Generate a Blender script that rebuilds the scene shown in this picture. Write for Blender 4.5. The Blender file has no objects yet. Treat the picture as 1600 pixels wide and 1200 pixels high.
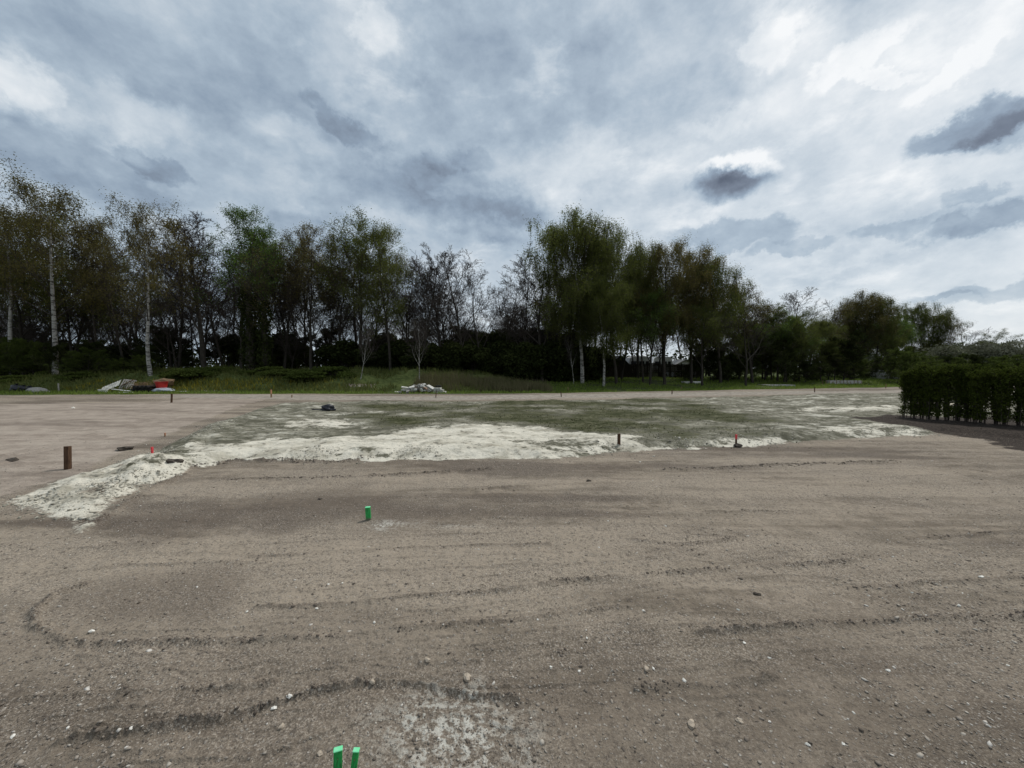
import bpy, bmesh, math, random
import numpy as np
from mathutils import Vector, Matrix, Euler

sc = bpy.context.scene
C = sc.collection
R = math.radians
# ------------------------------------------------------------------ camera
CAMZ = 2.0
PITCH = math.atan(23 / 600.0)
cam = bpy.data.cameras.new("camera")
cam.sensor_width = 36.0
cam.lens = 36.0 * 600 / 1600
cam.clip_start = 0.05
cam.clip_end = 5000
camo = bpy.data.objects.new("camera", cam)
camo.location = (0, 0, CAMZ)
camo.rotation_euler = (math.pi / 2 - PITCH, 0, 0)
C.objects.link(camo)
sc.camera = camo

def ray(px, py):
    """photo pixel -> ray direction in the world"""
    u = (px - 800) / 600.0
    v = (600 - py) / 600.0
    return u, v * math.sin(PITCH) + math.cos(PITCH), v * math.cos(PITCH) - math.sin(PITCH)

def gp(px, py, z=0.0):
    d = ray(px, py)
    t = (z - CAMZ) / d[2]
    return d[0] * t, d[1] * t

def at(px, py, Y):
    d = ray(px, py)
    t = Y / d[1]
    return d[0] * t, Y, CAMZ + d[2] * t

# ------------------------------------------------------------------ sun, sky, exposure
SUN_AZ, SUN_EL = R(46), R(58)
sdir = Vector((math.sin(SUN_AZ) * math.cos(SUN_EL), math.cos(SUN_AZ) * math.cos(SUN_EL), math.sin(SUN_EL)))
sun = bpy.data.lights.new("sun", 'SUN')
sun.energy = 2.6
sun.angle = R(10)
sun.color = (1.0, 0.965, 0.91)
suno = bpy.data.objects.new("sun", sun)
suno.rotation_euler = (-sdir).to_track_quat('-Z', 'Y').to_euler()
suno.location = (30, 30, 80)
C.objects.link(suno)
sc.view_settings.view_transform = 'Standard'
sc.view_settings.look = 'None'
sc.view_settings.exposure = 0.0
sc.view_settings.gamma = 1.0

class NT:
    """small helper for writing node trees"""
    def __init__(self, tree):
        self.t = tree
        self.n = tree.nodes
    def node(self, typ, **kw):
        nd = self.n.new(typ)
        for k, v in kw.items():
            setattr(nd, k, v)
        return nd
    def link(self, a, b):
        self.t.links.new(a, b)
    def put(self, sock, val):
        if isinstance(val, bpy.types.NodeSocket):
            self.link(val, sock)
        else:
            sock.default_value = val
    def math(self, op, a, b=None, c=None, clamp=False):
        nd = self.node('ShaderNodeMath', operation=op, use_clamp=clamp)
        self.put(nd.inputs[0], a)
        if b is not None: self.put(nd.inputs[1], b)
        if c is not None: self.put(nd.inputs[2], c)
        return nd.outputs[0]
    def vmath(self, op, a, b=None):
        nd = self.node('ShaderNodeVectorMath', operation=op)
        self.put(nd.inputs[0], a)
        if b is not None: self.put(nd.inputs[1], b)
        return nd.outputs[0]
    def noise(self, vec, scale, detail=4, rough=0.55, dist=0.0, out=0):
        nd = self.node('ShaderNodeTexNoise')
        if vec is not None: self.link(vec, nd.inputs['Vector'])
        nd.inputs['Scale'].default_value = scale
        nd.inputs['Detail'].default_value = detail
        nd.inputs['Roughness'].default_value = rough
        nd.inputs['Distortion'].default_value = dist
        return nd.outputs[out]
    def ramp(self, val, lo, hi, a=0.0, b=1.0, smooth=True):
        nd = self.node('ShaderNodeMapRange', interpolation_type='SMOOTHSTEP' if smooth else 'LINEAR')
        self.put(nd.inputs[0], val)
        nd.inputs[1].default_value = lo
        nd.inputs[2].default_value = hi
        nd.inputs[3].default_value = a
        nd.inputs[4].default_value = b
        return nd.outputs[0]
    def mix(self, fac, a, b):
        nd = self.node('ShaderNodeMix', data_type='RGBA')
        self.put(nd.inputs[0], fac)
        self.put(nd.inputs[6], a if isinstance(a, bpy.types.NodeSocket) else (*a, 1))
        self.put(nd.inputs[7], b if isinstance(b, bpy.types.NodeSocket) else (*b, 1))
        return nd.outputs[2]
    def mapping(self, vec, loc=(0, 0, 0), rot=(0, 0, 0), scale=(1, 1, 1), typ='POINT'):
        nd = self.node('ShaderNodeMapping', vector_type=typ)
        self.link(vec, nd.inputs[0])
        nd.inputs[1].default_value = loc
        nd.inputs[2].default_value = rot
        nd.inputs[3].default_value = scale
        return nd.outputs[0]

W = bpy.data.worlds.new("World")
sc.world = W
W.use_nodes = True
W.node_tree.nodes.clear()
w = NT(W.node_tree)
outw = w.node('ShaderNodeOutputWorld')
bg = w.node('ShaderNodeBackground')
w.link(bg.outputs[0], outw.inputs[0])
SKY = 0.1
bg.inputs[1].default_value = SKY
sky = w.node('ShaderNodeTexSky', sky_type='NISHITA')
sky.sun_disc = False
sky.sun_elevation = SUN_EL
sky.sun_rotation = SUN_AZ
sky.air_density = 1.0
sky.dust_density = 2.0
tc = w.node('ShaderNodeTexCoord')
dirv = tc.outputs['Generated']
sep = w.node('ShaderNodeSeparateXYZ')
w.link(dirv, sep.inputs[0])
# flat cloud layer seen in perspective
zz = w.math('ADD', w.math('MAXIMUM', sep.outputs[2], 0.0), 0.22)
comb = w.node('ShaderNodeCombineXYZ')
w.link(w.math('DIVIDE', sep.outputs[0], zz), comb.inputs[0])
w.link(w.math('DIVIDE', sep.outputs[1], zz), comb.inputs[1])
plane = comb.outputs[0]
# turbulent offset used to fray every cloud edge
warp_n = w.noise(dirv, 8.0, 9, 0.66, out=1)
warp = w.vmath('MULTIPLY', w.vmath('SUBTRACT', warp_n, (0.5, 0.5, 0.5)), (0.22, 0.22, 0.17))
wdir = w.vmath('ADD', dirv, warp)
dz = w.mapping(dirv, (3.1, 1.7, 0.4), (0, R(8), 0), (1.0, 1.0, 1.55))
n_big = w.noise(dz, 2.6, 5, 0.5, 0.1)
n_mid = w.noise(w.mapping(dz, (7.3, 2.2, 1.0)), 6.5, 9, 0.58, 0.12)
n_fine = w.noise(w.mapping(dz, (1.3, 9.2, 4.0), (0, R(20), 0)), 17.0, 8, 0.62, 0.1)
n_wisp = w.ramp(w.noise(w.mapping(dz, (4.3, 2.2, 7.0), (0, R(-25), 0), (1, 1, 1.5)), 5.0, 10, 0.62, 0.15), 0.55, 0.72)
val = w.math('MULTIPLY_ADD', w.math('SUBTRACT', n_big, 0.5), 0.24, 0.635)
val = w.math('MULTIPLY_ADD', w.math('SUBTRACT', n_mid, 0.5), w.ramp(sep.outputs[2], 0.05, 0.35, 0.32, 0.50), val)
val = w.math('MULTIPLY_ADD', w.math('SUBTRACT', n_fine, 0.5), 0.30, val)
val = w.math('MULTIPLY_ADD', n_wisp, 0.13, val)

BAMP = 0.64
def blob(px, py, rx, ry, amp, rot=0.0, soft=True, vec=None):
    """a cloud bank in the direction of a photo pixel, radii in photo pixels"""
    global val
    d = Vector(ray(px, py))
    k = 1.0 / (600.0 * d.length)      # tan units -> unit sphere (roughly)
    d.normalize()
    right = Vector((d.y, -d.x, 0)).normalized()
    up = right.cross(d).normalized()
    m = Matrix((right, d, up)).transposed()          # local x=right y=view z=up
    e = (m @ Matrix.Rotation(R(rot), 3, 'Y')).to_euler()
    c = w.mapping(vec or wdir, tuple(d), tuple(e), (rx * k * 1.35, 0.5, ry * k * 1.35), 'TEXTURE')
    g = w.node('ShaderNodeTexGradient', gradient_type='SPHERICAL')
    w.link(c, g.inputs[0])
    prof = w.ramp(g.outputs[1], 0.05, 0.75 if soft else 0.42)
    val = w.math('MULTIPLY_ADD', prof, amp * BAMP, val)

# brightening toward the sun side and the horizon
val = w.math('MULTIPLY_ADD', w.ramp(sep.outputs[0], -0.6, 0.8, smooth=False), 0.13, val)
val = w.math('MULTIPLY_ADD', w.ramp(sep.outputs[2], 0.0, 0.55), -0.07, val)
for b in [
    (90, 245, 210, 55, -0.15, 6), (140, 295, 190, 30, -0.10, 6),
    (700, 300, 190, 60, -0.15, 12), (770, 335, 160, 34, -0.13, 6), (650, 262, 60, 26, -0.1, 0),
    (500, 370, 110, 40, -0.12, 12), (480, 290, 60, 18, -0.08, 15),
    (800, 110, 190, 120, -0.16, 0), (1070, 60, 230, 90, -0.10, 0), (330, 140, 190, 90, -0.08, 0), (130, 60, 200, 60, -0.07, 0),
    (1400, 405, 120, 16, -0.12, -10),
    (1380, 360, 150, 14, -0.09, -10), (820, 360, 130, 40, -0.10, 0),
    (1030, 180, 150, 60, -0.08, 0),
    (15, 130, 75, 55, 0.20, 0), (235, 195, 90, 28, 0.16, 0), (560, 55, 90, 60, 0.12, 0), (620, 110, 40, 50, 0.08, 0),
    (470, 225, 90, 24, 0.14, 10), (900, 260, 150, 50, 0.12, 0), (580, 235, 60, 18, 0.10, 0), (780, 348, 70, 14, 0.16, 10),
    (1215, 62, 80, 60, 0.20, 0), (1340, 100, 120, 60, 0.18, -20), (1510, 110, 190, 70, 0.24, -10), (1560, 20, 130, 40, 0.14, 0),
    (1150, 178, 70, 20, 0.18, 0), (1130, 225, 40, 20, 0.08, 0), (1250, 310, 200, 60, 0.06, 0), (1500, 260, 120, 24, 0.10, 0),
]:
    blob(*b)
# the crisp small cumulus and the two small grey clouds near it
cw = w.vmath('ADD', dirv, w.vmath('MULTIPLY', w.vmath('SUBTRACT', w.noise(dirv, 14.0, 8, 0.62, out=1), (0.5, 0.5, 0.5)), (0.085, 0.085, 0.07)))
BAMP = 0.85
for b in [(1150, 250, 46, 11, 0.34, 4), (1188, 262, 26, 14, 0.36, 25), (1112, 256, 26, 10, 0.20, -10),
          (1138, 286, 60, 28, -0.34, 6), (1112, 278, 34, 22, -0.22, 0), (1166, 278, 36, 18, -0.26, 10), (1140, 306, 34, 14, -0.20, 0), (1140, 280, 26, 16, -0.12, 0)]:
    blob(*b, True, cw)
cv = w.vmath('ADD', dirv, w.vmath('MULTIPLY', w.vmath('SUBTRACT', w.noise(dirv, 11.0, 9, 0.64, out=1), (0.5, 0.5, 0.5)), (0.15, 0.15, 0.10)))
for b in [(540, 195, 60, 20, -0.16, 20), (240, 258, 40, 18, -0.16, 10), (90, 250, 150, 40, -0.07, 5), (690, 285, 90, 28, -0.07, 12), (770, 330, 90, 20, -0.09, 6), (690, 255, 30, 15, -0.08, 0), (610, 300, 70, 20, -0.07, 10), (480, 372, 60, 26, -0.12, 0),
          (1140, 368, 90, 18, -0.22, 4), (1235, 385, 60, 12, -0.18, 0), (1545, 190, 85, 30, -0.40, -6), (1600, 200, 60, 30, -0.2, 0), (1560, 338, 85, 22, -0.26, -4), (1520, 300, 30, 14, -0.16, 0), (1430, 345, 60, 12, -0.14, -8),
          (1490, 120, 60, 22, 0.16, -20), (1330, 95, 60, 24, 0.18, -20), (1370, 125, 40, 12, 0.14, 20), (1215, 65, 40, 36, 0.18, 0), (20, 130, 45, 36, 0.16, 0), (585, 45, 34, 34, 0.14, 0)]:
    blob(*b, False, cv)
blob(1545, 459, 82, 13, -0.20, -4, False, cw)
blob(1470, 466, 40, 5, -0.12, 0, False, cw)
blob(735, 250, 40, 14, -0.10, 10, False, cw)
# bright thin cloud round the hidden sun (above the frame)
dn = w.node('ShaderNodeVectorMath', operation='DOT_PRODUCT')
w.link(dirv, dn.inputs[0])
dn.inputs[1].default_value = sdir
glow = w.ramp(dn.outputs['Value'], 0.955, 1.0)
val = w.math('ADD', val, w.math('MULTIPLY', glow, 1.0))
cr = w.node('ShaderNodeValToRGB')
w.link(val, cr.inputs[0])
el = cr.color_ramp.elements
el[0].position = 0.0; el[0].color = (0.085, 0.105, 0.145, 1)
el[1].position = 1.0; el[1].color = (0.95, 0.97, 0.98, 1)
for p, c_ in ((0.22, (0.172, 0.208, 0.268)), (0.40, (0.290, 0.368, 0.462)), (0.55, (0.425, 0.515, 0.605)), (0.75, (0.67, 0.735, 0.79))):
    e_ = el.new(p); e_.color = (*c_, 1)
cl = w.vmath('MULTIPLY', cr.outputs[0], (1 / SKY,) * 3)
below = w.ramp(sep.outputs[2], -0.12, 0.0)
skym = w.mix(0.92, sky.outputs[0], cl)
skyc = w.mix(below, (0.5, 0.5, 0.45), skym)
w.link(skyc, bg.inputs[0])

# ------------------------------------------------------------------ helpers
def hash2(ix, iy, seed):
    h = (ix.astype(np.int64) * 374761393 + iy.astype(np.int64) * 668265263 + seed * 974634541) & 0xFFFFFFFF
    h = ((h ^ (h >> 13)) * 1274126177) & 0xFFFFFFFF
    h = ((h ^ (h >> 16)) * 2246822519) & 0xFFFFFFFF
    return ((h ^ (h >> 15)) & 0xFFFFFF) / float(0xFFFFFF)

def vnoise(x, y, seed=0):
    ix = np.floor(x); iy = np.floor(y)
    fx = x - ix; fy = y - iy
    fx = fx * fx * (3 - 2 * fx); fy = fy * fy * (3 - 2 * fy)
    a = hash2(ix, iy, seed); b = hash2(ix + 1, iy, seed)
    c = hash2(ix, iy + 1, seed); d = hash2(ix + 1, iy + 1, seed)
    return (a * (1 - fx) + b * fx) * (1 - fy) + (c * (1 - fx) + d * fx) * fy - 0.5

def fbm(x, y, f, octv=4, seed=0, g=0.5):
    s = 0.0; a = 1.0
    for o in range(octv):
        s = s + a * vnoise(x * f + o * 17.3, y * f - o * 9.1, seed + o)
        f *= 2.03; a *= g
    return s

def sstep(a, b, x):
    t = np.clip((x - a) / (b - a), 0, 1)
    return t * t * (3 - 2 * t)

def line_dist(x, y, pts):
    d = np.full(x.shape, 1e9)
    for (x0, y0), (x1, y1) in zip(pts[:-1], pts[1:]):
        dx, dy = x1 - x0, y1 - y0
        t = np.clip(((x - x0) * dx + (y - y0) * dy) / (dx * dx + dy * dy + 1e-12), 0, 1)
        d = np.minimum(d, np.hypot(x - x0 - t * dx, y - y0 - t * dy))
    return d

def poly_sd(x, y, pts):
    """signed distance, positive inside"""
    ins = np.zeros(x.shape, bool)
    n = len(pts)
    for i in range(n):
        x0, y0 = pts[i]; x1, y1 = pts[(i + 1) % n]
        c = ((y0 > y) != (y1 > y))
        ins ^= c & (x < (x1 - x0) * (y - y0) / (y1 - y0 + 1e-12) + x0)
    d = line_dist(x, y, list(pts) + [pts[0]])
    return np.where(ins, d, -d)

def make_mesh(name, V, quads=None, tris=None, mats=(), mi=None, smooth=False):
    V = np.asarray(V, np.float32)
    me = bpy.data.meshes.new(name)
    me.vertices.add(len(V))
    me.vertices.foreach_set('co', V.ravel())
    nq = 0 if quads is None else len(quads)
    nt = 0 if tris is None else len(tris)
    loops = []
    if nq: loops.append(np.asarray(quads, np.int32).ravel())
    if nt: loops.append(np.asarray(tris, np.int32).ravel())
    loops = np.concatenate(loops)
    me.loops.add(len(loops))
    me.loops.foreach_set('vertex_index', loops)
    me.polygons.add(nq + nt)
    start = np.concatenate([np.arange(nq) * 4, nq * 4 + np.arange(nt) * 3]).astype(np.int32)
    tot = np.concatenate([np.full(nq, 4), np.full(nt, 3)]).astype(np.int32)
    me.polygons.foreach_set('loop_start', start)
    me.polygons.foreach_set('loop_total', tot)
    for m in mats: me.materials.append(m)
    if mi is not None:
        me.polygons.foreach_set('material_index', np.asarray(mi, np.int32))
    if smooth:
        me.polygons.foreach_set('use_smooth', np.ones(nq + nt, bool))
    me.update(calc_edges=True)
    return me

def link(name, me, parent=None):
    o = bpy.data.objects.new(name, me)
    C.objects.link(o)
    if parent is not None: o.parent = parent
    return o

def tag(o, label=None, cat=None, group=None, kind=None):
    if label: o['label'] = label
    if cat: o['category'] = cat
    if group: o['group'] = group
    if kind: o['kind'] = kind
    return o

def thing(name, loc, rz=0.0, label=None, cat=None, group=None):
    o = bpy.data.objects.new(name, None)
    o.empty_display_size = 0.3
    C.objects.link(o)
    o.location = loc
    o.rotation_euler = (0, 0, rz)
    return tag(o, label, cat, group)

def bm_obj(name, bm, mat, parent=None, smooth=False):
    me = bpy.data.meshes.new(name)
    bm.normal_update()
    bm.to_mesh(me); bm.free()
    me.materials.append(mat)
    if smooth:
        me.polygons.foreach_set('use_smooth', np.ones(len(me.polygons), bool))
    return link(name, me, parent)

def bx(bm, size, loc=(0, 0, 0), rot=(0, 0, 0), bevel=0.0):
    m = Matrix.LocRotScale(Vector(loc), Euler(rot), Vector(size))
    r = bmesh.ops.create_cube(bm, size=1.0, matrix=m)
    if bevel:
        ed = list({e for v in r['verts'] for e in v.link_edges})
        bmesh.ops.bevel(bm, geom=ed, offset=bevel, segments=1, affect='EDGES')

def cone(bm, r1, r2, h, loc=(0, 0, 0), rot=(0, 0, 0), seg=12):
    m = Matrix.LocRotScale(Vector(loc), Euler(rot), Vector((1, 1, 1)))
    bmesh.ops.create_cone(bm, segments=seg, radius1=r1, radius2=r2, depth=h, cap_ends=True, matrix=m)

def lump(bm, rx, ry, rz, loc=(0, 0, 0), seed=0, rough=0.25, sub=2):
    rnd = random.Random(seed)
    r = bmesh.ops.create_icosphere(bm, subdivisions=sub, radius=1.0)
    ph = [rnd.uniform(0, 9) for _ in range(6)]
    for v in r['verts']:
        c = v.co
        k = 1 + rough * (math.sin(c.x * 3.1 + ph[0]) * math.sin(c.y * 2.7 + ph[1]) + 0.6 * math.sin(c.z * 5.3 + ph[2] + c.x * 4)) + rnd.uniform(-.3, .3) * rough
        v.co = Vector((c.x * rx * k + loc[0], c.y * ry * k + loc[1], c.z * rz * k + loc[2]))

# ------------------------------------------------------------------ materials
def new_mat(name):
    m = bpy.data.materials.new(name)
    m.use_nodes = True
    m.node_tree.nodes.clear()
    t = NT(m.node_tree)
    o = t.node('ShaderNodeOutputMaterial')
    return m, t, o

def simple_mat(name, col, rough=0.8, var=0.25, scale=8.0, bump=0.2, metallic=0.0, streak=None, col2=None):
    m, t, o = new_mat(name)
    p = t.node('ShaderNodeBsdfPrincipled')
    t.link(p.outputs[0], o.inputs[0])
    co = t.node('ShaderNodeTexCoord').outputs['Object']
    v = t.mapping(co, scale=streak or (1, 1, 1))
    n = t.noise(v, scale, 5, 0.6)
    f = t.ramp(n, 0.3, 0.7)
    lo = col2 or tuple(c * (1 - var) for c in col)
    hi = col if col2 else tuple(min(1, c * (1 + var)) for c in col)
    t.link(t.mix(f, lo, hi), p.inputs['Base Color'])
    p.inputs['Roughness'].default_value = rough
    p.inputs['Metallic'].default_value = metallic
    p.inputs['Specular IOR Level'].default_value = 0.25
    b = t.node('ShaderNodeBump')
    b.inputs['Strength'].default_value = bump
    b.inputs['Distance'].default_value = 0.01
    t.link(n, b.inputs['Height'])
    t.link(b.outputs[0], p.inputs['Normal'])
    return m

def leaf_mat(name, c1, c2, transl=0.3):
    """leaves: hue varies per leaf and per tree; light passes partly through"""
    m, t, o = new_mat(name)
    g = t.node('ShaderNodeNewGeometry')
    oi = t.node('ShaderNodeObjectInfo')
    f = t.math('MULTIPLY_ADD', g.outputs['Random Per Island'], 0.65, t.math('MULTIPLY', oi.outputs['Random'], 0.35))
    col = t.mix(f, c1, c2)
    d = t.node('ShaderNodeBsdfDiffuse')
    tr = t.node('ShaderNodeBsdfTranslucent')
    t.link(col, d.inputs[0])
    t.link(col, tr.inputs[0])
    mx = t.node('ShaderNodeMixShader')
    mx.inputs[0].default_value = transl
    t.link(d.outputs[0], mx.inputs[1]); t.link(tr.outputs[0], mx.inputs[2])
    t.link(mx.outputs[0], o.inputs[0])
    return m

M = {}
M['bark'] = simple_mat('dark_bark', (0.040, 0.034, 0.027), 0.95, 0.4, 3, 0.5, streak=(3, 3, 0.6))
M['twig'] = simple_mat('twig_bark', (0.050, 0.040, 0.034), 0.95, 0.2, 2, 0)
M['twig_grey'] = simple_mat('grey_twig_bark', (0.052, 0.043, 0.038), 0.95, 0.2, 2, 0)
# birch bark: white with dark horizontal scars, black near the ground
m, t, o = new_mat('birch_bark')
p = t.node('ShaderNodeBsdfPrincipled'); t.link(p.outputs[0], o.inputs[0])
co = t.node('ShaderNodeTexCoord').outputs['Object']
n = t.noise(t.mapping(co, scale=(1.6, 1.6, 3.5)), 1.1, 6, 0.72, 0.6)
n2 = t.noise(co, 0.5, 3)
f = t.math('MULTIPLY', t.ramp(n, 0.40, 0.52), t.ramp(n2, 0.30, 0.5, 0.5, 1.0))
t.link(t.mix(f, (0.06, 0.052, 0.045), (0.34, 0.325, 0.295)), p.inputs['Base Color'])
p.inputs['Roughness'].default_value = 0.8
M['birch'] = m
M['leaf_bronze'] = leaf_mat('bronze_leaf', (0.078, 0.076, 0.026), (0.16, 0.135, 0.048), 0.5)
M['leaf_olive'] = leaf_mat('olive_leaf', (0.066, 0.086, 0.021), (0.135, 0.15, 0.042), 0.5)
M['leaf_green'] = leaf_mat('fresh_green_leaf', (0.066, 0.112, 0.024), (0.13, 0.19, 0.048), 0.5)
M['leaf_brown'] = leaf_mat('brown_bud', (0.082, 0.068, 0.028), (0.125, 0.118, 0.042), 0.42)
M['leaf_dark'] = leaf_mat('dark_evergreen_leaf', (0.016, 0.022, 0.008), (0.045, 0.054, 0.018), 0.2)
M['leaf_bush'] = leaf_mat('bramble_leaf', (0.045, 0.066, 0.015), (0.110, 0.135, 0.036), 0.4)
M['leaf_white'] = leaf_mat('blossom', (0.07, 0.08, 0.035), (0.22, 0.22, 0.17), 0.2)
M['leaf_hedge'] = leaf_mat('hedge_leaf', (0.028, 0.042, 0.008), (0.080, 0.100, 0.020), 0.35)
M['grass'] = leaf_mat('grass_blade', (0.110, 0.165, 0.030), (0.200, 0.260, 0.060), 0.45)
M['weed'] = leaf_mat('weed_blade', (0.085, 0.110, 0.030), (0.170, 0.175, 0.065), 0.4)
M['dry'] = leaf_mat('dry_grass_blade', (0.09, 0.085, 0.04), (0.19, 0.165, 0.095), 0.2)
M['tuft'] = leaf_mat('low_weed_leaf', (0.045, 0.050, 0.022), (0.100, 0.100, 0.052), 0.1)
M['yellow'] = leaf_mat('yellow_flower', (0.10, 0.10, 0.02), (0.40, 0.33, 0.04), 0.2)
m, t, o = new_mat('sprayed_green_wood')      # uneven spray paint, darkened for its shaded sides, bare wood and mud near the ground
p = t.node('ShaderNodeBsdfPrincipled'); t.link(p.outputs[0], o.inputs[0]); p.inputs['Roughness'].default_value = 0.65
co = t.node('ShaderNodeTexCoord').outputs['Object']
n1 = t.noise(t.mapping(co, scale=(4, 4, .8)), 22, 5, .65); n2 = t.noise(co, 40, 5, .65)
z_ = t.node('ShaderNodeSeparateXYZ'); t.link(co, z_.inputs[0])
c_ = t.mix(t.ramp(n1, .35, .62), (0.008, 0.17, 0.035), (0.015, 0.36, 0.075))
c_ = t.mix(t.ramp(n2, .60, .68, 0, .7), c_, (0.22, 0.16, 0.10))
c_ = t.mix(t.ramp(t.math('MULTIPLY_ADD', n2, -0.10, z_.outputs[2]), -0.045, 0.0, .9, 0), c_, (0.11, 0.09, 0.07))
t.link(c_, p.inputs['Base Color'])
b_ = t.node('ShaderNodeBump'); b_.inputs['Strength'].default_value = .4; b_.inputs['Distance'].default_value = .004; t.link(n1, b_.inputs['Height']); t.link(b_.outputs[0], p.inputs['Normal'])
M['green_paint'] = m
M['wood_raw'] = simple_mat('raw_wood', (0.20, 0.13, 0.075), 0.85, 0.35, 20, 0.4, streak=(4, 4, 0.7))
M['wood_dark'] = simple_mat('weathered_dark_wood', (0.075, 0.042, 0.024), 0.9, 0.5, 16, 0.6, streak=(5, 5, 0.5))
M['red_paint'] = simple_mat('red_marker_paint', (0.62, 0.06, 0.07), 0.6, 0.25, 20, 0.1)
M['orange_paint'] = simple_mat('orange_marker_paint', (0.44, 0.22, 0.13), 0.6, 0.25, 20, 0.1)
M['white_sheet'] = simple_mat('weathered_white_sheet', (0.66, 0.65, 0.60), 0.6, 0.3, 2.5, 0.1)
M['concrete'] = simple_mat('concrete', (0.34, 0.33, 0.30), 0.9, 0.3, 5, 0.4)
M['concrete_light'] = simple_mat('pale_concrete', (0.50, 0.49, 0.45), 0.9, 0.25, 5, 0.4)
M['brick'] = simple_mat('broken_brick', (0.26, 0.17, 0.12), 0.9, 0.4, 6, 0.4)
M['stone_grey'] = simple_mat('grey_stone', (0.30, 0.28, 0.25), 0.9, 0.35, 6, 0.4)
M['stone_white'] = simple_mat('white_stone', (0.66, 0.64, 0.58), 0.85, 0.25, 40, 0.3)
M['stone_tan'] = simple_mat('tan_stone', (0.38, 0.32, 0.25), 0.9, 0.25, 30, 0.4)
M['red_plastic'] = simple_mat('red_plastic', (0.42, 0.030, 0.025), 0.5, 0.25, 3, 0.05)
M['tarp_grey'] = simple_mat('grey_plastic_wrap', (0.30, 0.33, 0.36), 0.45, 0.35, 4, 0.3)
M['black_plastic'] = simple_mat('black_plastic_sheet', (0.020, 0.021, 0.027), 0.42, 0.4, 6, 0.4)
M['black'] = simple_mat('black_rubber', (0.014, 0.013, 0.012), 0.8, 0.3, 6, 0.2)
M['fence_wood'] = simple_mat('stained_fence_board', (0.030, 0.023, 0.017), 0.9, 0.45, 4, 0.4, streak=(4, 4, 0.5))
M['white_wall'] = simple_mat('white_render', (0.86, 0.86, 0.85), 0.8, 0.12, 2, 0.1)
M['grey_roof'] = simple_mat('grey_roofing', (0.16, 0.16, 0.16), 0.85, 0.25, 3, 0.2)
M['dark_cloth'] = simple_mat('dark_canvas', (0.030, 0.030, 0.026), 0.9, 0.25, 3, 0.2)
M['glass'] = simple_mat('dark_window', (0.02, 0.025, 0.03), 0.1, 0.1, 3, 0.0)
M['gravel_heap'] = simple_mat('grey_grit', (0.22, 0.215, 0.20), 0.95, 0.3, 18, 0.8)
M['sandstone'] = simple_mat('pale_sandstone', (0.42, 0.36, 0.28), 0.9, 0.25, 5, 0.5)

# the ground: five soils mixed by masks stored on the mesh
gm, t, o = new_mat('site_ground')
p = t.node('ShaderNodeBsdfPrincipled'); t.link(p.outputs[0], o.inputs[0])
p.inputs['Roughness'].default_value = 0.95
p.inputs['Specular IOR Level'].default_value = 0.12
co = t.node('ShaderNodeTexCoord').outputs['Object']
def attr(name):
    a = t.node('ShaderNodeAttribute', attribute_name=name)
    s = t.node('ShaderNodeSeparateColor'); t.link(a.outputs['Color'], s.inputs[0])
    return s.outputs
chalk = t.node('ShaderNodeAttribute', attribute_name='mask_c').outputs['Alpha']
ma = attr('mask_a'); mb = attr('mask_b'); mc = attr('mask_c')
n_l = t.noise(co, 0.45, 5, 0.6)
n_m = t.noise(co, 3.0, 6, 0.62)
n_f = t.noise(co, 26.0, 5, 0.65)
n_g = t.noise(co, 75.0, 5, 0.75)
n_s = t.noise(t.mapping(co, rot=(0, 0, R(-4)), scale=(0.22, 2.6, 1)), 1.5, 6, 0.62, 0.4)
n_t = t.noise(t.mapping(co, rot=(0, 0, R(-6)), scale=(0.5, 7, 1)), 1.3, 5, 0.6, 0.3)
n_p = t.noise(t.mapping(co, scale=(0.75, 1.25, 1)), 1.7, 8, 0.68, 0.5)
n_q = t.noise(t.mapping(co, (5, 3, 0)), 7.0, 6, 0.66, 0.3)
vo = t.node('ShaderNodeTexVoronoi'); t.link(co, vo.inputs['Vector']); vo.inputs['Scale'].default_value = 42
vo2 = t.node('ShaderNodeTexVoronoi'); t.link(co, vo2.inputs['Vector']); vo2.inputs['Scale'].default_value = 95
vsep = t.node('ShaderNodeSeparateColor'); t.link(vo.outputs['Color'], vsep.inputs[0])
vsep2 = t.node('ShaderNodeSeparateColor'); t.link(vo2.outputs['Color'], vsep2.inputs[0])
# gravel: loose coarse patches and rolled smooth ones
loose = t.ramp(t.noise(t.mapping(co, (3, 8, 0), scale=(0.6, 1.3, 1)), 0.8, 5, 0.6), 0.36, 0.62, 0.22, 1.0)
fg = t.math('ADD', t.math('MULTIPLY', n_m, 0.45), t.math('MULTIPLY', n_s, 0.55))
grav = t.mix(t.ramp(fg, 0.36, 0.64), (0.126, 0.102, 0.076), (0.298, 0.248, 0.192))
grav = t.mix(t.ramp(n_l, 0.35, 0.7, 0, 0.5), grav, (0.240, 0.203, 0.156))
grav = t.mix(mc[0], grav, (0.315, 0.265, 0.205))
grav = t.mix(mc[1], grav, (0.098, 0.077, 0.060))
peb = t.math('MULTIPLY', t.ramp(vo.outputs['Distance'], 0.42, 0.22), t.ramp(vsep.outputs[0], 0.72, 0.80))
peb2 = t.math('MULTIPLY', t.ramp(vo2.outputs['Distance'], 0.45, 0.25), t.ramp(vsep2.outputs[0], 0.55, 0.9))
grav = t.mix(t.math('MULTIPLY', peb2, loose), grav, t.mix(vsep2.outputs[1], (0.10, 0.085, 0.07), (0.36, 0.33, 0.29)))
grav = t.mix(t.math('MULTIPLY', peb, 0.8), grav, t.mix(vsep.outputs[1], (0.15, 0.125, 0.105), (0.42, 0.39, 0.345)))
grav = t.mix(t.math('MULTIPLY', t.ramp(n_g, 0.36, 0.54, 0.75, 0), loose), grav, (0.07, 0.057, 0.046))
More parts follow.
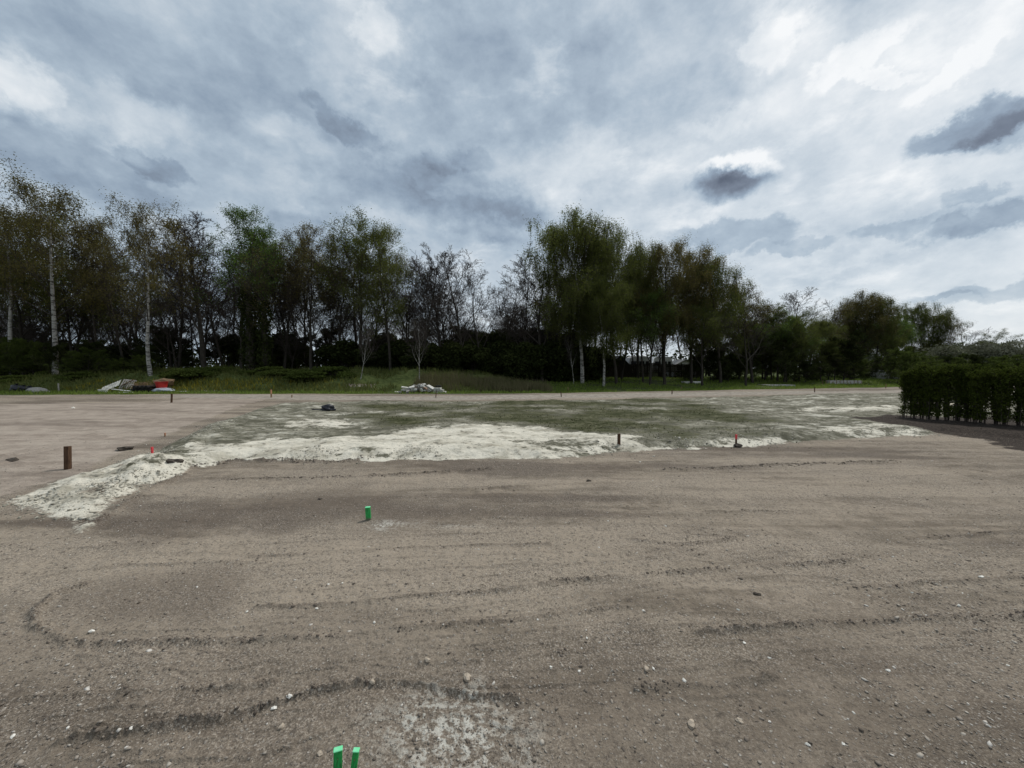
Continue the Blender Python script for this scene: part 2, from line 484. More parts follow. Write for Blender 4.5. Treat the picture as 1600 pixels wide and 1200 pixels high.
grav = t.mix(t.math('MULTIPLY', t.ramp(n_g, 0.52, 0.64, 0, 0.6), loose), grav, (0.46, 0.41, 0.35))
grav = t.mix(t.ramp(n_f, 0.34, 0.50, 0.6, 0), grav, (0.095, 0.078, 0.063))
# sand
sand = t.mix(t.ramp(n_p, 0.34, 0.60), (0.34, 0.315, 0.25), (0.60, 0.565, 0.475))
crk = t.math('MULTIPLY', t.ramp(n_q, 0.54, 0.62), t.ramp(n_p, 0.60, 0.44))
sand = t.mix(t.math('MULTIPLY', crk, 0.85), sand, (0.13, 0.12, 0.095))
sand = t.mix(t.ramp(n_f, 0.44, 0.34, 0, 0.5), sand, (0.24, 0.225, 0.18))
# grey sandy soil
soil = t.mix(t.ramp(n_p, 0.36, 0.62), (0.090, 0.086, 0.060), (0.275, 0.260, 0.205))
soil = t.mix(t.ramp(n_q, 0.40, 0.52, 0.75, 0), soil, (0.070, 0.067, 0.045))
soil = t.mix(t.ramp(t.math('ADD', t.math('MULTIPLY', n_p, 0.55), t.math('MULTIPLY', n_l, 0.45)), 0.53, 0.60, 0, 0.85), soil, (0.47, 0.45, 0.38))
veg = t.mix(t.ramp(n_p, 0.38, 0.62), (0.030, 0.033, 0.012), (0.115, 0.110, 0.066))
veg = t.mix(t.ramp(n_q, 0.42, 0.56, 0.8, 0), veg, (0.036, 0.042, 0.014))
road = t.mix(t.ramp(n_p, 0.34, 0.66), (0.225, 0.185, 0.150), (0.350, 0.298, 0.246))
road = t.mix(t.ramp(n_f, 0.34, 0.5, 0.35, 0), road, (0.13, 0.11, 0.095))
dark = t.mix(t.ramp(n_f, 0.4, 0.6), (0.020, 0.016, 0.013), (0.060, 0.047, 0.038))
turf = t.mix(t.ramp(n_m, 0.35, 0.65), (0.045, 0.062, 0.017), (0.090, 0.110, 0.035))
pathc = t.mix(t.ramp(n_m, 0.35, 0.65), (0.215, 0.19, 0.158), (0.32, 0.285, 0.24))
wig = t.math('ADD', t.math('MULTIPLY', t.math('SUBTRACT', n_q, 0.5), 1.6), t.math('MULTIPLY', t.math('SUBTRACT', n_p, 0.5), 2.0))
wig = t.math('ADD', wig, t.math('MULTIPLY', t.math('SUBTRACT', n_f, 0.5), 0.5))
def soft(mk, lo=0.38, hi=0.62):
    return t.ramp(t.math('ADD', mk, t.math('MULTIPLY', wig, t.math('SUBTRACT', 1.0, t.math('ABSOLUTE', t.math('MULTIPLY_ADD', mk, 2.0, -1.0))))), lo, hi)
col = grav
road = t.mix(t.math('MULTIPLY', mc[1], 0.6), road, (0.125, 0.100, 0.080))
road = t.mix(t.math('MULTIPLY', mc[0], 0.5), road, (0.37, 0.32, 0.265))
col = t.mix(soft(mb[0], 0.25, 0.75), col, road)
col = t.mix(soft(ma[2]), col, soil)
col = t.mix(soft(ma[1], 0.3, 0.7), col, veg)
col = t.mix(soft(ma[0], 0.34, 0.66), col, sand)
col = t.mix(soft(mb[1]), col, dark)
col = t.mix(soft(mb[2]), col, turf)
col = t.mix(soft(mc[2], 0.4, 0.6), col, pathc)
col = t.mix(t.math('MULTIPLY', chalk, t.ramp(t.math('ADD', t.math('MULTIPLY', n_f, .6), t.math('MULTIPLY', n_q, .4)), .47, .56, 0, .85)), col, (0.50, 0.485, 0.43))
t.link(col, p.inputs['Base Color'])
hgt = t.math('ADD', t.math('MULTIPLY', n_f, 0.5), t.math('MULTIPLY', n_g, 0.25))
hgt = t.math('ADD', hgt, t.math('MULTIPLY', peb, 0.25))
hgt = t.math('ADD', hgt, t.math('MULTIPLY', peb2, 0.16))
b1 = t.node('ShaderNodeBump'); b1.inputs['Strength'].default_value = 0.85; b1.inputs['Distance'].default_value = 0.022
t.link(hgt, b1.inputs['Height'])
b2 = t.node('ShaderNodeBump'); b2.inputs['Strength'].default_value = 0.6; b2.inputs['Distance'].default_value = 0.06
t.link(t.math('ADD', n_m, n_q), b2.inputs['Height']); t.link(b2.outputs[0], b1.inputs['Normal'])
t.link(b1.outputs[0], p.inputs['Normal'])
M['ground'] = gm

# ------------------------------------------------------------------ terrain
PLOT = [gp(*q) for q in [(150, 790), (200, 765), (280, 735), (370, 720), (460, 723), (580, 722), (700, 720), (850, 720), (960, 707), (1060, 702),
        (1180, 697), (1300, 691), (1400, 683), (1500, 678), (1590, 688), (1760, 705)]] + [(40, 6), (70, 20), (70, 44)] + \
       [gp(x, y, .2) for x, y in [(1400, 612), (1200, 616), (1000, 621), (880, 623), (680, 624), (520, 625), (430, 627), (330, 654), (240, 690), (170, 727)]]
SPIT = [gp(x, y, .12) for x, y in [(15, 768), (60, 748), (110, 735), (180, 712), (235, 700), (290, 712), (300, 727), (240, 745), (205, 763), (165, 795), (125, 822), (85, 802), (40, 786)]]
SAND = [gp(x, y, .15) for x, y in [(280, 725), (290, 690), (370, 692), (420, 683), (500, 682), (580, 680), (650, 668), (740, 664), (850, 668), (930, 676), (1000, 680), (1060, 690),
        (1150, 684), (1240, 676), (1250, 688), (1180, 694), (1060, 699), (960, 704), (850, 717), (580, 719), (460, 719), (370, 716)]]
SANDP = [[gp(x, y, .2) for x, y in q] for q in (
        [(430, 668), (470, 650), (560, 648), (570, 664)],
        [(1300, 670), (1330, 655), (1400, 660), (1500, 666), (1545, 678), (1480, 682), (1350, 684)],
        [(-80, 690), (-80, 662), (40, 668), (50, 676), (0, 688)],
        [(1230, 640), (1260, 634), (1400, 632), (1400, 640)])]
VEG = [gp(x, y, .22) for x, y in [(520, 650), (560, 630), (640, 626), (880, 624), (1050, 622), (1130, 632), (1240, 660), (1200, 676), (1080, 684), (1000, 676), (900, 668), (740, 660), (620, 664)]]
ROAD = [gp(x, y) for x, y in [(430, 621), (330, 650), (240, 686), (130, 737), (60, 755), (0, 775), (-300, 800)]] + [(-60, 6), (-70, 28)] + [gp(x, y) for x, y in [(-300, 640), (0, 632), (250, 628), (330, 618), (430, 617)]]
PATH = [(-70, 29.5)] + [gp(x, y, .15) for x, y in [(300, 617), (430, 618), (560, 619.5), (680, 619.5), (880, 617.5), (1050, 614), (1200, 612), (1400, 609.5)]] + [(70, 46)]
DARK = [gp(x, y, .2) for x, y in [(1330, 650), (1400, 645), (1500, 648), (1640, 650), (1800, 670), (1800, 712), (1640, 700), (1570, 688), (1540, 676), (1450, 668), (1380, 660)]]
GREYP = [[gp(x, y) for x, y in q] for q in (
        [(470, 815), (560, 805), (650, 815), (760, 820), (640, 832), (520, 830)],
        [(380, 1180), (540, 1105), (640, 1085), (760, 1095), (820, 1130), (800, 1215), (430, 1215)],
        [(1180, 720), (1400, 712), (1500, 740), (1300, 770)],
        [(350, 850), (700, 835), (1100, 800), (1000, 900), (600, 905)],
        [(1020, 870), (1300, 855), (1290, 875), (1050, 890)])]
DARKP = [[gp(x, y) for x, y in q] for q in (
        [(140, 830), (280, 790), (560, 760), (760, 800), (470, 825), (300, 832)],
        [(60, 985), (90, 930), (330, 900), (420, 950), (300, 995), (120, 1005)],
        [(900, 1010), (1020, 985), (1060, 1030), (1040, 1080), (930, 1060)],
        [(1200, 1000), (1500, 990), (1600, 1050), (1400, 1060), (1250, 1030)],
        [(1380, 1090), (1600, 1080), (1640, 1180), (1450, 1170)])]
RIDGE = [  # (pixels, height, half width): grader ridges across the yard
    ([(135, 915), (80, 930), (52, 958), (60, 988), (100, 1006), (200, 1010), (330, 1003), (480, 996), (640, 985), (720, 976), (800, 970), (930, 955), (1050, 940)], 0.035, 0.05),
    ([(780, 922), (900, 908), (1000, 900), (1100, 892), (1200, 886), (1335, 878)], 0.04, 0.055),
    ([(-20, 1102), (120, 1088), (250, 1080), (420, 1065)], 0.028, 0.04),
    ([(90, 1160), (170, 1146), (250, 1135), (340, 1125), (430, 1100), (500, 1078), (570, 1068), (620, 1064), (680, 1072), (740, 1086), (810, 1090)], 0.046, 0.032),
    ([(1090, 988), (1250, 978), (1400, 972), (1500, 967), (1640, 963)], 0.045, 0.05),
    ([(390, 868), (580, 860), (740, 853), (860, 850)], 0.025, 0.06),
    ([(660, 1032), (800, 1029), (900, 1018)], 0.025, 0.035),
    ([(400, 948), (520, 944), (650, 934), (800, 921)], 0.025, 0.045),
    ([(900, 815), (980, 807), (1080, 813)], 0.04, 0.10),
    ([(990, 846), (1060, 855), (1150, 842)], 0.03, 0.07),
    ([(340, 750), (560, 746), (700, 739), (770, 733)], 0.04, 0.10),
    ([(750, 766), (880, 757)], 0.035, 0.10), ([(1040, 733), (1200, 728), (1400, 720)], 0.04, 0.12),
    ([(1420, 842), (1500, 838), (1640, 828)], 0.03, 0.06), ([(1330, 922), (1450, 914), (1640, 903)], 0.03, 0.05),
    ([(1000, 1075), (1100, 1072), (1210, 1060)], 0.045, 0.05), ([(130, 855), (260, 848), (330, 850)], 0.02, 0.05),
    ([(1100, 800), (1170, 797), (1240, 800)], 0.03, 0.07), ([(60, 900), (200, 880), (420, 876)], 0.018, 0.05),
    ([(280, 733), (370, 719), (440, 721), (520, 724), (580, 718)], 0.07, 0.12),
    ([(140, 822), (190, 790), (240, 760), (290, 742)], 0.05, 0.12),
]
for _o in (0, 26, 60, 84, 125, 150):        # wheel tracks along the dirt road
    RIDGE.append(([(415 - _o * .25, 626 + _o * .05), (300 - _o * .6, 645 + _o * .18), (150 - _o, 676 + _o * .33), (0 - _o, 712 + _o * .45), (-200 - _o, 765 + _o * .6)], 0.016, 0.09))
for _p, _a, _w in list(RIDGE[:17]):       # fainter parallel passes of the grader blade beside the main ones
    for _o in (-16, 13, 27):
        _k = (_p[0][1] - 577) / 420.0
        RIDGE.append(([(q[0] + 40 * _o / 16, q[1] + _o * (0.4 + _k)) for q in _p], 0.010, _w * 0.55))
RIDGE_W = [([gp(*q) for q in pts], a, wd) for pts, a, wd in RIDGE]

def ypath(x):
    return 28.5 + 0.27 * np.clip(x, 0, 60)

def terrain(x, y, fine=True, masks=False):
    x = np.asarray(x, float); y = np.asarray(y, float)
    sp = poly_sd(x, y, PLOT) + 0.25 * fbm(x, y, 1.3, 3, 5)
    ss = poly_sd(x, y, SPIT) + 0.16 * fbm(x, y, 2.3, 3, 6)
    pl = sstep(-0.05, 0.75, sp) * sstep(46, 38, y)
    far = y - ypath(x)
    z = 0.05 * fbm(x, y, 0.25, 3, 1)
    z = z + pl * (0.14 + 0.08 * fbm(x, y, 0.9, 4, 2) + 0.03 * sstep(1.2, 0.3, sp) * sstep(0, .3, sp))
    z = z + sstep(-0.05, 0.55, ss) * (0.09 + 0.14 * fbm(x, y, 2.6, 4, 3))
    # heap of sand under the red marker
    hx, hy = gp(252, 716, 0.25)
    z = z + 0.09 * np.exp(-((x - hx) ** 2 + (y - hy) ** 2) / 0.16)
    rise = sstep(2.5, 17, far)
    z = z + rise * 0.75 + sstep(60, 200, y) * 1.5
    bank = sstep(4.5, 10.5, far) * (1 - sstep(-8, 3, x)) * sstep(-62, -40, x)
    z = z + bank * (1.05 + 0.5 * fbm(x, y, 0.35, 3, 7))
    z = z + (rise + bank) * 0.2 * fbm(x, y, 0.6, 3, 8)
    z = z + 0.10 * sstep(2.6, 1.2, np.abs(far)) * sstep(-35, -20, x)
    rid = np.zeros_like(x)
    near = sstep(14, 9, y)
    if fine:
        for i, (pts, a, wd) in enumerate(RIDGE_W):
            xs = [q[0] for q in pts]; ys = [q[1] for q in pts]
            sel = (x > min(xs) - 0.8) & (x < max(xs) + 0.8) & (y > min(ys) - 0.8) & (y < max(ys) + 0.8)
            if not sel.any(): continue
            xx = x[sel] + 0.05 * fbm(x[sel], y[sel], 2.0, 3, 30 + i); yy = y[sel] + 0.05 * fbm(x[sel], y[sel], 2.0, 3, 60 + i)
            d = line_dist(xx, yy, pts); wd = wd * 0.72
            k = np.clip(0.75 + 0.9 * fbm(xx, yy, 1.6, 3, 90 + i), 0.25, 1.2)
            z[sel] += 0.85 * a * k * (np.exp(-(d / (.8 * wd)) ** 2) * (1 + 0.9 * fbm(xx, yy, 22, 2, 12)) - 0.25 * np.exp(-((d - 2.2 * wd) / wd) ** 2))
            rid[sel] = np.maximum(rid[sel], np.exp(-(d / (wd * 0.75)) ** 2) * k * min(1, a / 0.022))
        loose = np.clip(0.6 + 1.8 * fbm(x, y, 0.9, 3, 40), 0.1, 1.6)
        z = z + near * (0.020 * fbm(x, y, 3.0, 3, 9) + 0.012 * loose * fbm(x, y, 13, 3, 10) + 0.02 * sstep(-.2, .3, np.maximum(sp, ss)) * fbm(x, y, 7, 3, 11))
        z = z + 0.014 * vnoise(x * 0.35, y * 3.2, 77) * (1 - pl) * sstep(0.2, -0.6, poly_sd(x, y, ROAD))
        rough = sstep(0.0, .4, np.maximum(sp, ss)) * sstep(1.5, -1, far)
        cl = fbm(x, y, 2.6, 4, 41)
        z = z + rough * (0.55 + 0.45 * sstep(15, 18, y)) * (0.050 * cl + 0.03 * np.abs(fbm(x, y, 1.1, 3, 42)) + 0.040 * fbm(x, y, 6.5, 2, 43) * sstep(20, 13, y))
    if not masks:
        return z
    m = {}
    m['plot'] = sstep(-0.15, 0.3, sp) * sstep(1.8, -0.5, far)
    sd = poly_sd(x, y, SAND) + 0.30 * fbm(x, y, 0.9, 4, 20)
    sand = sstep(-0.45, 0.75, sd)
    for q in SANDP:
        sand = np.maximum(sand, 0.60 * sstep(-0.6, 0.6, poly_sd(x, y, q) + 0.7 * fbm(x, y, 0.7, 4, 21)))
    sand = sand * sstep(-0.12, 0.12, sp)
    sand = np.maximum(sand, (0.80 + 0.35 * fbm(x, y, 2.0, 3, 37)) * sstep(-0.10, 0.22, ss))
    lipd = sstep(0.9, 0.1, np.abs(sp - 0.1)) * sstep(-0.3, 0.1, sp)
    hole = 0
    for hx_, hy_, r_ in ((565, 698, .45), (870, 688, .8), (905, 690, .6), (960, 700, .5), (600, 703, .25), (1010, 684, .5)):
        wx, wy = gp(hx_, hy_, .2)
        hole = np.maximum(hole, sstep(1.2, 0.3, np.hypot((x - wx) / (r_ * 1.6), (y - wy) / r_) + 0.8 * fbm(x, y, 3, 3, 23)))
    sand = np.clip(sand - 0.62 * hole - 0.18 * lipd * (fbm(x, y, 5, 3, 22) > 0.05), 0, 1)
    m['sand'] = sand
    m['chalk'] = 0 * x
    m['veg'] = sstep(-1.6, 1.6, poly_sd(x, y, VEG) + 1.3 * fbm(x, y, 0.5, 4, 24)) * (0.60 + 0.9 * fbm(x * .7, y * 1.1, 0.7, 4, 35)).clip(0.1, 1)
    m['road'] = sstep(-0.25, 0.35, poly_sd(x, y, ROAD) + 0.3 * fbm(x, y, 0.8, 3, 25))
    m['dark'] = sstep(-0.5, 0.6, poly_sd(x, y, DARK) + 0.5 * fbm(x, y, 0.9, 3, 26))
    m['path'] = sstep(-0.4, 0.4, 1.25 - line_dist(x, y, PATH) + 0.5 * fbm(x, y, 0.8, 3, 27)) * sstep(-32, -18, x)
    m['grass'] = sstep(-0.5, 0.5, far - 1.35 + 0.8 * fbm(x, y, 0.5, 3, 28) - 4.0 * sstep(-16, -22, x) * sstep(-30, -24, x) * 0.4)
    # bare sandy scars on the face of the bank
    scar = sstep(0.05, 0.35, fbm(x * .5, y * 1.5, 0.3, 4, 29)) * sstep(4, 5, far) * sstep(8, 6.5, far) * (x < -12) * (x > -36)
    m['grass'] = m['grass'] * (1 - 0.9 * scar)
    m['sand'] = np.maximum(m['sand'], 0.40 * scar)
    band = fbm(x * 0.16 + .3 * fbm(x, y, .4, 2, 81), y + 0.06 * x, 1.5, 4, 80)
    lt = 0.80 * sstep(0.05, 0.40, band)
    for i, q in enumerate(GREYP):
        lt = np.maximum(lt, (0.85 if i == 1 else 0.7) * sstep(-0.35, 0.35, poly_sd(x, y, q) + 0.5 * fbm(x, y, 1.6, 4, 31)))
    dk = np.maximum(0.55 * np.clip(rid, 0, 1), 0.75 * sstep(-0.05, -0.42, band))  # shade beside the ridge lips painted into the soil, with darker tone bands
    dk = np.maximum(dk, 0.40 * sstep(3.4, 2.2, y + .8 * fbm(x, y, .7, 3, 83)))  # near soil darkened: lens vignetting put into its colour, partly natural tone
    for i, q in enumerate(DARKP):
        dk = np.maximum(dk, (0.8 if i == 0 else 0.6) * sstep(-0.4, 0.4, poly_sd(x, y, q) + 0.5 * fbm(x, y, 1.4, 4, 32)))
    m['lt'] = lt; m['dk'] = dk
    # chalky white specks in the pale patch by the two stakes
    pd = sstep(-0.2, 0.3, poly_sd(x, y, [gp(*q) for q in [(560, 1130), (640, 1085), (760, 1092), (810, 1130), (780, 1215), (600, 1215)]]) + 0.35 * fbm(x, y, 3, 4, 33))
    m['chalk'] = np.maximum(m['chalk'], pd)
    pd2 = sstep(-0.1, 0.3, poly_sd(x, y, [gp(*q) for q in [(580, 820), (680, 816), (750, 820), (680, 830), (600, 828)]]) + 0.3 * fbm(x, y, 3, 4, 34))
    m['chalk'] = np.maximum(m['chalk'], 0.9 * pd2)
    m['far'] = far; m['ss'] = ss; m['sp'] = sp
    return z, m

def on(px, py):
    z = 0.0
    for _ in range(7):
        X, Y = gp(px, py, z); z = 0.5 * z + 0.5 * tz(X, Y)
    return gp(px, py, z)

def tz(x, y):
    return float(terrain(np.array([x]), np.array([y]))[0])

yy = np.concatenate([np.geomspace(0.9, 1.6, 30)[:-1], np.geomspace(1.6, 14, 860)[:-1], np.geomspace(14, 420, 380)])
NR, NC = len(yy), 900
uu = np.linspace(-1, 1, NC)
uu = 1.95 * (0.55 * uu + 0.45 * uu ** 3)
Xg = (uu[None, :] * (yy[:, None] + 1.2))
Yg = np.repeat(yy[:, None], NC, 1)
xf, yf = Xg.ravel(), Yg.ravel()
zf, mk = terrain(xf, yf, masks=True)
Vg = np.stack([xf, yf, zf], 1)
idx = np.arange(NR * NC).reshape(NR, NC)
Q = np.stack([idx[:-1, :-1], idx[:-1, 1:], idx[1:, 1:], idx[1:, :-1]], -1).reshape(-1, 4)
fm = {k: v[Q].mean(1) for k, v in mk.items()}
region = np.zeros(len(Q), int)                     # 0 gravel yard
region[fm['road'] > 0.5] = 2
region[fm['plot'] > 0.5] = 3
region[(fm['sand'] > 0.5) & (fm['sp'] > -0.4) | (fm['ss'] > 0)] = 1
region[fm['grass'] > 0.5] = 5
region[fm['path'] > 0.5] = 4
def ground_part(name, sel):
    q = Q[sel]
    used, inv = np.unique(q.ravel(), return_inverse=True)
    me = make_mesh(name, Vg[used], quads=inv.reshape(-1, 4), mats=[M['ground']], smooth=True)
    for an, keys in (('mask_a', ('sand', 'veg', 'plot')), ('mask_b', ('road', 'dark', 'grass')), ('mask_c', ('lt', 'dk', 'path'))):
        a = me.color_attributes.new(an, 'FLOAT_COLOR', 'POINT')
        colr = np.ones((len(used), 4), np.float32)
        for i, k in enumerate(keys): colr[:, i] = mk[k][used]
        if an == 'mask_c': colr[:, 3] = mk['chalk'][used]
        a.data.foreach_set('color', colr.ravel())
    ob = link(name, me)
    ob['kind'] = 'structure'
    return ob
for i, nm in enumerate(['gravel_yard', 'sand_bank', 'dirt_road', 'soil', 'path', 'grassland']):
    ground_part(nm, region == i)
bm = bmesh.new()
bmesh.ops.create_grid(bm, x_segments=40, y_segments=40, size=1500)
for v in bm.verts: v.co.z = -0.75
gf = bm_obj('ground', bm, simple_mat('field_soil', (0.10, 0.095, 0.06), 0.95, 0.4, 0.2, 0.2)); gf['kind'] = 'structure'

# ------------------------------------------------------------------ loose material on the ground
rng = np.random.default_rng(11)
def ico():
    bm = bmesh.new(); bmesh.ops.create_icosphere(bm, subdivisions=1, radius=1.0)
    v = np.array([q.co[:] for q in bm.verts]); bm.verts.index_update()
    f = np.array([[q.index for q in fc.verts] for fc in bm.faces]); bm.free()
    return v, f
IV, IF = ico()
def stones(name, P, size, flat, mat, label, cat, sink=0.35):
    n = len(P)
    v = IV[None] * (1 + 0.28 * rng.standard_normal((n, len(IV), 1))).clip(0.5, 1.6)
    s = np.stack([size * rng.uniform(.75, 1.5, n), size * rng.uniform(.6, 1.1, n), size * flat * rng.uniform(.6, 1.1, n)], 1)
    v = v * s[:, None]
    a = rng.uniform(0, 6.283, n); tl = rng.normal(0, .3, n)
    cy, sy = np.cos(tl)[:, None], np.sin(tl)[:, None]
    x, y, z = v[..., 0], v[..., 1], v[..., 2]
    x, z = x * cy - z * sy, x * sy + z * cy
    ca, sa = np.cos(a)[:, None], np.sin(a)[:, None]
    v = np.stack([x * ca - y * sa, x * sa + y * ca, z], -1)
    v = v + P[:, None] + np.array([0, 0, 1.0]) * (size * flat * (1 - 2 * sink))[:, None, None]
    f = (IF[None] + (np.arange(n) * len(IV))[:, None, None]).reshape(-1, 3)
    me = make_mesh(name, v.reshape(-1, 3), tris=f, mats=[mat])
    return tag(link(name, me), label, cat, kind='stuff')
def stone_mat(name, stops):
    m, t, o = new_mat(name)
    p = t.node('ShaderNodeBsdfPrincipled'); t.link(p.outputs[0], o.inputs[0])
    p.inputs['Roughness'].default_value = 0.9; p.inputs['Specular IOR Level'].default_value = 0.15
    g = t.node('ShaderNodeNewGeometry')
    cr = t.node('ShaderNodeValToRGB'); t.link(g.outputs['Random Per Island'], cr.inputs[0])
    e = cr.color_ramp.elements
    e[0].position = stops[0][0]; e[0].color = (*stops[0][1], 1); e[1].position = stops[-1][0]; e[1].color = (*stops[-1][1], 1)
    for q, c_ in stops[1:-1]:
        k = e.new(q); k.color = (*c_, 1)
    co = t.node('ShaderNodeTexCoord').outputs['Object']
    n = t.noise(co, 60, 4)
    t.link(t.mix(t.ramp(n, .3, .7, 0, .35), cr.outputs[0], (0.10, 0.085, 0.07)), p.inputs['Base Color'])
    return m
M['pebble'] = stone_mat('pebble', [(0, (0.10, 0.082, 0.066)), (0.35, (0.19, 0.16, 0.13)), (0.7, (0.31, 0.27, 0.225)), (0.92, (0.44, 0.40, 0.34)), (1.0, (0.58, 0.55, 0.50))])
M['clod'] = stone_mat('soil_clod', [(0, (0.075, 0.060, 0.049)), (0.6, (0.125, 0.103, 0.085)), (1.0, (0.20, 0.17, 0.145))])
M['sandclod'] = stone_mat('sandy_clod', [(0, (0.16, 0.15, 0.12)), (0.4, (0.34, 0.32, 0.26)), (1.0, (0.58, 0.55, 0.47))])

def scatter_fan(n, y0, y1, um=1.45, pw=1.0):
    y = y0 * (y1 / y0) ** (rng.random(n) ** pw)
    x = rng.uniform(-um, um, n) * y
    return x, y
x, y = scatter_fan(75000, 1.75, 12)
keep = (fbm(x, y, 0.8, 4, 50) + rng.normal(0, .3, len(x)) > 0.0)
z, mm = terrain(x, y, masks=True)
keep &= (mm['sp'] < 0.0) & (mm['ss'] < 0.0)
x, y, z = x[keep], y[keep], z[keep]
stones('pebbles', np.stack([x, y, z], 1), np.clip(rng.lognormal(-5.45, 0.5, len(x)), 0.002, 0.016), 0.5, M['pebble'],
       'small brown and grey pebbles strewn over the bare gravel yard', 'pebbles')
# clods along the grader ridges and along the edge of the sand
cx, cy, cs = [], [], []
for (pts, a, wd) in RIDGE_W:
    if a == 0.016: continue
    for (x0, y0), (x1, y1) in zip(pts[:-1], pts[1:]):
        L = math.hypot(x1 - x0, y1 - y0)
        if a < 0.012: continue
        n = int(L * 80 * min(1.6, a / 0.035))
        tt = rng.random(n)
        xx, yy_ = x0 + (x1 - x0) * tt, y0 + (y1 - y0) * tt
        k = fbm(xx, yy_, 1.6, 3, 90) > -0.15
        cx.append((xx + rng.normal(0, wd * .42, n))[k]); cy.append((yy_ + rng.normal(0, wd * .42, n))[k])
        cs.append(np.clip(rng.lognormal(-5.5, 0.5, n), .0025, .011)[k] * min(1.35, .8 + a * 9) * (1 if pts[0][1] < 6 else 1.7))
cx, cy, cs = map(np.concatenate, (cx, cy, cs))
stones('soil_clods', np.stack([cx, cy, terrain(cx, cy)], 1), cs, 0.75, M['clod'], 'crumbly dark soil clods along the grader ridges', 'clods')
x = rng.uniform(-14, 19, 220000); y = rng.uniform(5, 14, 220000)
z, mm = terrain(x, y, masks=True)
edge = (mm['dark'] < .3) * np.exp(-((mm['sp'] - 0.4) / 0.45) ** 2) + 1.2 * sstep(-0.15, .2, mm['ss'])
keep = rng.random(len(x)) < edge * np.clip(0.24 + 1.3 * fbm(x, y, 0.9, 3, 51), 0.0, 0.8) * 0.8
stones('sandy_clods', np.stack([x, y, z], 1)[keep], np.clip(rng.lognormal(-4.6, 0.5, keep.sum()), .005, .03), 0.7, M['sandclod'],
       'loose sandy clods crumbling along the edge of the white sand bank', 'clods')

def blades(name, x, y, h, wd, mat, label, cat, lean=0.35):
    n = len(x)
    z = terrain(x, y, fine=False) - 0.03
    a = rng.uniform(0, 6.283, n)
    dx, dy = np.cos(a) * wd / 2, np.sin(a) * wd / 2
    lx, ly = rng.normal(0, lean, n) * h, rng.normal(0, lean, n) * h
    V = np.stack([np.stack([x - dx, y - dy, z], 1), np.stack([x + dx, y + dy, z], 1), np.stack([x + lx, y + ly, z + h], 1)], 1).reshape(-1, 3)
    me = make_mesh(name, V, tris=np.arange(3 * n).reshape(-1, 3), mats=[mat])
    return tag(link(name, me), label, cat, kind='stuff')
# grass field beyond the path
n = 120000
y = rng.uniform(29, 62, n); x = rng.uniform(-1.45, 1.5, n) * y
far = y - ypath(x)
keep = (far > 1.5 + 0.6 * fbm(x, y, .5, 3, 28)) & (far < 22) & (fbm(x, y, .3, 3, 53) > -0.28)
x, y, far = x[keep], y[keep], far[keep]
bankm = (x < 1) & (far > 4.5)
k = ~bankm
blades('grass', x[k], y[k], rng.uniform(.10, .32, k.sum()), rng.uniform(.05, .12, k.sum()), M['grass'], 'fresh green grass growing beyond the pale gravel path', 'grass')
blades('weeds', x[bankm], y[bankm], rng.uniform(.15, .6, bankm.sum()), rng.uniform(.06, .16, bankm.sum()), M['weed'], 'rough dark weeds covering the earth bank under the trees', 'weeds')
n = 9000
x = rng.uniform(-9, 3.5, n); y = rng.uniform(32.5, 38, n)
k = fbm(x, y, .5, 3, 54) > -0.1
blades('dry_grass', x[k], y[k], rng.uniform(.3, .95, k.sum()), rng.uniform(.03, .07, k.sum()), M['dry'], 'tall pale dry grass at the low end of the bank', 'dry grass', 0.2)
n = 1500
x = rng.normal(-29, 6, n).clip(-39, -12); y = rng.uniform(33.5, 36.5, n)
blades('yellow_weeds', x, y, rng.uniform(.2, .5, n), rng.uniform(.05, .12, n), M['yellow'], 'yellow flowering weeds along the foot of the bank', 'weeds', 0.3)
# thin weeds in the rough plot
n = 110000
y = rng.uniform(9.5, 30, n); x = rng.uniform(-1, 1.5, n) * y
z, mm = terrain(x, y, fine=False, masks=True)
k = (rng.random(n) < mm['veg'] * 0.85 * sstep(-0.22, 0.25, fbm(x, y * 2.2, .9, 4, 55)) + 0.035 * mm['plot'] * (fbm(x, y, 1, 3, 56) > 0.1)) & (mm['sand'] < .45) & (mm['far'] < -1.2)
blades('low_weeds', x[k], y[k], rng.uniform(.02, .09, k.sum()), rng.uniform(.02, .06, k.sum()), M['tuft'], 'thin grey-green weeds creeping over the rough plot', 'weeds', 0.8)

